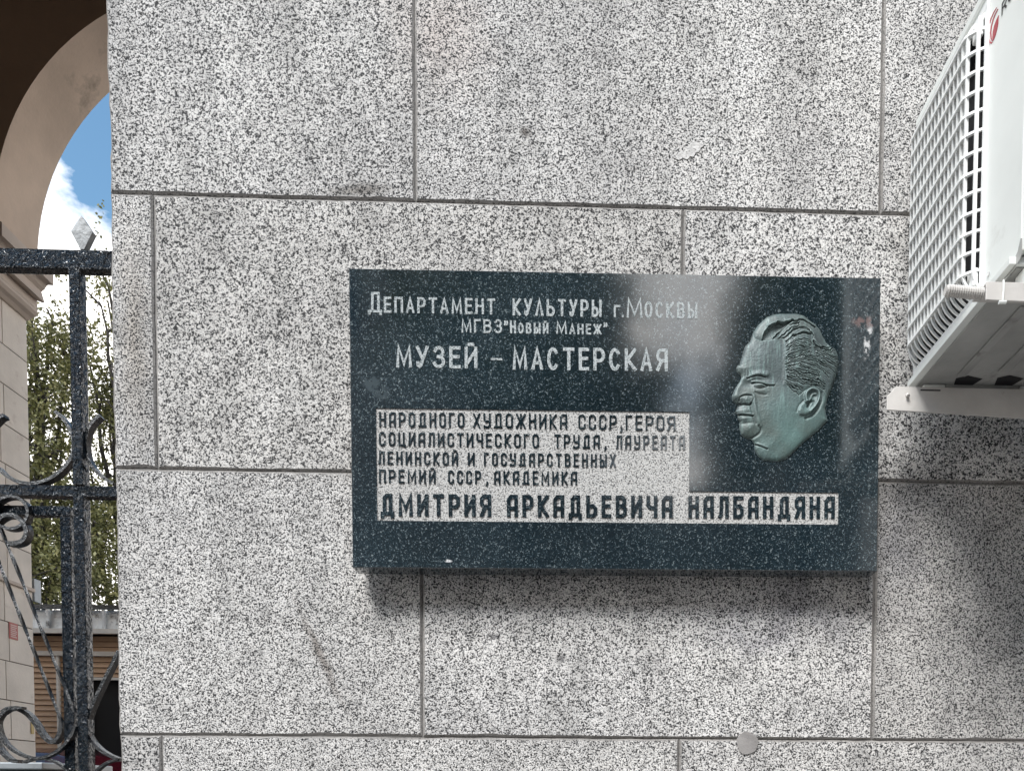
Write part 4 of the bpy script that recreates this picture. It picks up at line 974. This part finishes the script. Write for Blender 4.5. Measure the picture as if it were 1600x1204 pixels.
# grille: bulging louvres
BG = 0.030
def bul(t, a, b, r0=0.026):
    d = min(t-a, b-t); return BG*(1-max(0, 1-max(d, 0)/r0)**2.2) if d < r0 else BG
nb = 18; dep = 0.0066
grl = empty('x', None, None); bpy.data.objects.remove(grl)
frame = MB()
frame.box(FX-0.006, FX-0.0002, gy0-0.006, gy1+0.006, gz0-0.009, gz0+0.004); frame.box(FX-0.006, FX-0.0002, gy0-0.006, gy1+0.006, gz1-0.004, gz1+0.008)
frame.box(FX-0.006, FX-0.0002, gy0-0.006, gy0+0.003, gz0+0.0041, gz1-0.0041); frame.box(FX-0.006, FX-0.0002, gy1-0.003, gy1+0.006, gz0+0.0041, gz1-0.0041)
gr = frame.build('grille', 'ac_grille', ac, bevel=0.001)
def louvre(y, th=0.0046):
    m_ = MB(); zs = [gz0+0.002+(gz1-gz0-0.004)*i/60 for i in range(61)]; vs_ = []; fs = []
    ky = bul(y, gy0, gy1)/BG
    for z in zs:
        x = FX-0.001-bul(z, gz0, gz1, 0.042)*(0.35+0.65*ky)
        vs_ += [(x, y-th/2, z), (x, y+th/2, z), (x+dep, y+th/2+0.001, z), (x+dep, y-th/2+0.001, z)]
    for i in range(60):
        for k in range(4): fs.append((i*4+k, i*4+(k+1) % 4, (i+1)*4+(k+1) % 4, (i+1)*4+k))
    fs += [(0, 1, 2, 3), (243, 242, 241, 240)]
    m_.add(vs_, fs).build('louvre', 'ac_grille', gr)
for i in range(nb): louvre(gy0+0.005+(gy1-gy0-0.012)*i/(nb-1))
def crossbar(z, th=0.0046):
    m_ = MB(); ysl = [gy0+(gy1-gy0)*i/36 for i in range(37)]; vs_ = []; fs = []
    kz = bul(z, gz0, gz1, 0.042)/BG
    for y in ysl:
        x = FX-0.003-bul(y, gy0, gy1, 0.030)*(0.35+0.65*kz)
        vs_ += [(x-0.0015, y, z-th/2), (x-0.0015, y, z+th/2), (x+0.007, y, z+th/2), (x+0.007, y, z-th/2)]
    for i in range(36):
        for k in range(4): fs.append((i*4+k, i*4+(k+1) % 4, (i+1)*4+(k+1) % 4, (i+1)*4+k))
    fs += [(0, 1, 2, 3), (147, 146, 145, 144)]
    m_.add(vs_, fs).build('crossbar', 'ac_grille', gr)
nz_ = 13
for i in range(nz_): crossbar(gz0+0.040+(gz1-gz0-0.075)*i/(nz_-1))
# corner fixing blocks of the grille
for zz in (gz0+0.012, gz1-0.045): MB().box(FX-0.016, FX-0.0062, gy0+0.004, gy0+0.028, zz, zz+0.034).build('corner_clip', 'ac_grille', gr, bevel=0.002)
for zz in (Zb+0.03, Zt-0.02):
    MB().tube([(FX-0.0018, gy0-0.022, zz), (FX+0.001, gy0-0.022, zz)], 0.0035, 10, flat=(0, 0, 1)).build('screw', 'chrome', ac)
MB().box(FX-0.0004, FX-0.0001, Y0+0.002, gy0-0.01, Zt-0.004, Zt-0.002).build('panel_gap', 'ac_shadow_black', ac)
# logo on the panel: swirl and letters
def onp(px, py, e=0.0006): p = spotx(px, py, FX-e); return (p.y, p.z)
def decal(pts, mat, name='logo_mark', parent=ac, e=0.0006):
    P = [onp(x, y, e) for x, y in pts]; n_ = len(P); m_ = MB()
    m_.add([(FX-e, y, z) for y, z in P]+[(FX-0.0001, y, z) for y, z in P], [tuple(range(n_))]+[(k, (k+1) % n_, (k+1) % n_+n_, k+n_) for k in range(n_)])
    return m_.build(name, mat, parent)
def cr2(x, y): return (1480+x/10.03, y/10.03)
def ribbon(L_, Rr_): return [cr2(*p) for p in L_]+[cr2(*p) for p in Rr_[::-1]]
lg = decal(ribbon([(770, 118), (720, 200), (675, 300), (645, 400), (632, 500), (640, 600), (660, 670), (685, 692)], [(776, 122), (735, 200), (690, 300), (660, 400), (645, 500), (652, 595), (672, 655), (710, 668)]), 'logo_red', 'logo')
decal(ribbon([(790, 140), (740, 230), (705, 320), (680, 420), (670, 520), (680, 610), (705, 655)], [(798, 146), (755, 230), (722, 320), (697, 420), (686, 520), (694, 600), (714, 650)]), 'logo_red', 'logo_stripe', lg, 0.0007)
decal(ribbon([(806, 240), (770, 310), (735, 400), (712, 500), (706, 590), (718, 640)], [(800, 300), (795, 380), (780, 460), (760, 540), (738, 600), (722, 636)]), 'logo_red', 'logo_stripe', lg, 0.0008)
def dletter(glist, org, ex, ez, s, parent):
    """letters on the casing: strokes drawn as flat bars in panel space"""
    for P in glist:
        q = [(org[0]+ex[0]*u+ez[0]*v, org[1]+ex[1]*u+ez[1]*v) for u, v in P]
        for a, b in zip(q[:-1], q[1:]):
            d_ = Vector((b[0]-a[0], b[1]-a[1])); n2 = Vector((-d_.y, d_.x)).normalized()*s/2; d_ = d_.normalized()*s*0.3
            pts_ = [(a[0]-d_.x+n2.x, a[1]-d_.y+n2.y), (b[0]+d_.x+n2.x, b[1]+d_.y+n2.y), (b[0]+d_.x-n2.x, b[1]+d_.y-n2.y), (a[0]-d_.x-n2.x, a[1]-d_.y-n2.y)]
            LB.add([(FX-0.0007-0.00002*len(LB.f) % 0.0004, y, z) for y, z in pts_], [(0, 1, 2, 3)])
LB = MB()
o0 = onp(1565.6, 23.5); 
o1 = (o0[0], o0[1])
hgt = 0.019; wdt = 0.014
dletter([[(0, 0), (0, 1)], [(0, 1), (.7, 1), (1, .85), (1, .62), (.7, .5), (0, .5)], [(.5, .5), (1, 0)]], o1, (-wdt, 0), (0, hgt), 0.0035, ac)
dletter([arc(.5, .5, .5, .5, 90, 450, 12)], (o1[0]-wdt*1.45, o1[1]), (-wdt, 0), (0, hgt), 0.0035, ac)
lb = LB.build('logo_letters', 'logo_black', ac)
# flat grey band paints the shaded recess at the panel's rounded lower corner
decal([(1553.3, 439), (1566, 427), (1576, 416.5), (1584, 407), (1590, 393), (1594.5, 372), (1596.5, 372), (1596.5, 396), (1594, 404), (1588, 414), (1578, 427), (1570, 434), (1562, 440)], 'ac_pan', 'recess_shade', ac, 0.0009)
# brackets
def bracket(y0, y1, xa, zt, zl, zr, cut=0.02, xr=1.13, name='bracket', lab=''):
    b_ = empty('wall_bracket', lab, 'bracket', 'brackets under the air conditioner')
    th = 0.004; web = [(xa+cut, zt), (xa, zt-0.022), (xa, zl), (xr-0.001, zr), (xr-0.001, zt)]
    n_ = len(web); m_ = MB(); m_.add([(x, y0, z) for x, z in web]+[(x, y0+th, z) for x, z in web], [tuple(range(n_)), tuple(range(n_, 2*n_))[::-1]]+[(k, (k+1) % n_, (k+1) % n_+n_, k+n_) for k in range(n_)])
    m_.build('web', 'bracket_paint', b_, bevel=0.001)
    MB().box(xa+cut, xr-0.001, y0+th+0.0003, y1, zt-th, zt-0.0002).build('flange', 'bracket_paint', b_, bevel=0.001)
    if cut > 0.01:
        MB().box(xa+cut+0.055, xa+cut+0.10, y0-0.0004, y0-0.0001, zt-0.0085, zt-0.0055).build('slot', 'ac_shadow_black', b_)
        MB().tube([(xa+0.045, y0-0.008, zt-0.024), (xa+0.045, y0-0.0002, zt-0.018)], 0.0038, 8, flat=(0, 0, 1)).build('bolt', 'bracket_paint', b_)
    return b_
yb1 = -0.128; a = spot(1388, 606, yb1)
bk = bracket(yb1, yb1+0.045, spot(1386, 620, yb1).x, spot(1480, 605, yb1).z, spot(1388, 640, yb1).z, spot(1600, 657, yb1).z, lab='pale rusting cantilever bracket under the wall end of the air conditioner')
yb2 = -0.515
zt2 = spot(1560, 440, yb2).z
bn = bracket(yb2, yb2+0.05, spot(1541, 450, yb2).x, zt2, spot(1541, 468, yb2).z, spot(1600, 473.5, yb2).z-0.006, cut=0.0005, lab='near bracket with a threaded rod poking out of its end')
# rubber-footed mounting rails between brackets and pan
for (yy, zt_b, z_) in ((yb1, spot(1480, 605, yb1).z, 0), (yb2, zt2, 0)):
    for xx in (FX+0.015, BX-0.06):
        MB().box(xx, xx+0.05, yy+0.006, yy+0.04, zt_b+0.0005, Zb-0.0150).build('foot', 'ac_white', ac, bevel=0.003)
MB().box(FX+0.066, BX-0.062, yb1+0.008, yb1+0.035, Zb-0.028, Zb-0.0150).build('rail', 'ac_pan', ac)
MB().box(FX+0.02, FX+0.30, yb2-0.004, yb2+0.0, zt2+0.0005, zt2+0.010).build('foot_plate', 'ac_white', ac, bevel=0.002)
# threaded rod
rz = zt2-0.0125; x_e = spot(1477.5, 450, yb2+0.012).x; x_i = spot(1541, 450, yb2).x-0.0005
m = MB(); pts = []; rad = []
nthr = 16
for i in range(nthr*4+1):
    t = i/(nthr*4); pts.append((x_e+(x_i-x_e)*t, yb2+0.013, rz-0.004*t+0.004)); rad.append((0.0098 if i % 4 in (0, 1) else 0.0085) if i > 1 else 0.0075)
m.tube(pts, rad, 16); m.build('threaded_rod', 'bracket_paint', bn, smooth=False)
MB().tube([(x_i+0.029, yb2-0.003, zt2+0.001), (x_i+0.029, yb2-0.0035, zt2-0.016), (x_i+0.028, yb2-0.003, zt2-0.036)], 0.0018, 8).build('cable_tie', 'ac_white', bn)
MB().tube([(x_i+0.022, yb2-0.002, zt2-0.0362), (x_i+0.034, yb2-0.003, zt2-0.0362)], 0.003, 8).build('tie_head', 'ac_white', bn)

# ------------------------------------------------------------------ across the street (behind the viewer, mirrored in the polished plaque)
ob = empty('facing_building', 'plastered block across the street from the plaque', 'building')
MB().box(-16, 0.55, -24, -14, 0, 13.4).build('left_wing', 'opp_plaster', ob)
MB().box(4.3, 20, -24, -14, 0, 14.0).build('right_wing', 'opp_plaster', ob)
MB().box(0.551, 4.299, -23, -15, 0, 8.1).build('link_wing', 'opp_plaster', ob)
for i in range(11):
    for j in range(4):
        x0 = -15.2+i*3.2
        if x0+1.3 > 0.45 and x0 < 4.5: continue
        MB().box(x0, x0+1.3, -13.999, -13.97, 1.2+j*3.1, 2.9+j*3.1).build('window', 'window_glass', ob)
tree((-0.6, -9.6, -0.13), 10.0, [(0.75, 0, 8.6, .45, .9, 3), (0.1, 0, 7.4, .9, .9, 2), (1.25, 0, 7.35, .55, .35, 2.2), (0.2, 0, 9.2, .7, .9, 1.5), (-1.2, 0, 8.6, .8, .9, 1.5)], 16000, 'street tree across the road, left of the gap between the wings', 21, lsize=0.075)
tree((3.4, -9.6, -0.13), 10.0, [(-.45, 0, 8.3, .55, 1.1, 3), (-1.0, 0, 7.2, .35, .5, 1.6), (0.5, 0, 7.6, .9, 1.0, 2), (0.9, 0, 9.0, .8, .8, 1.5)], 16000, 'street tree across the road, right of the gap between the wings', 22, lsize=0.075)
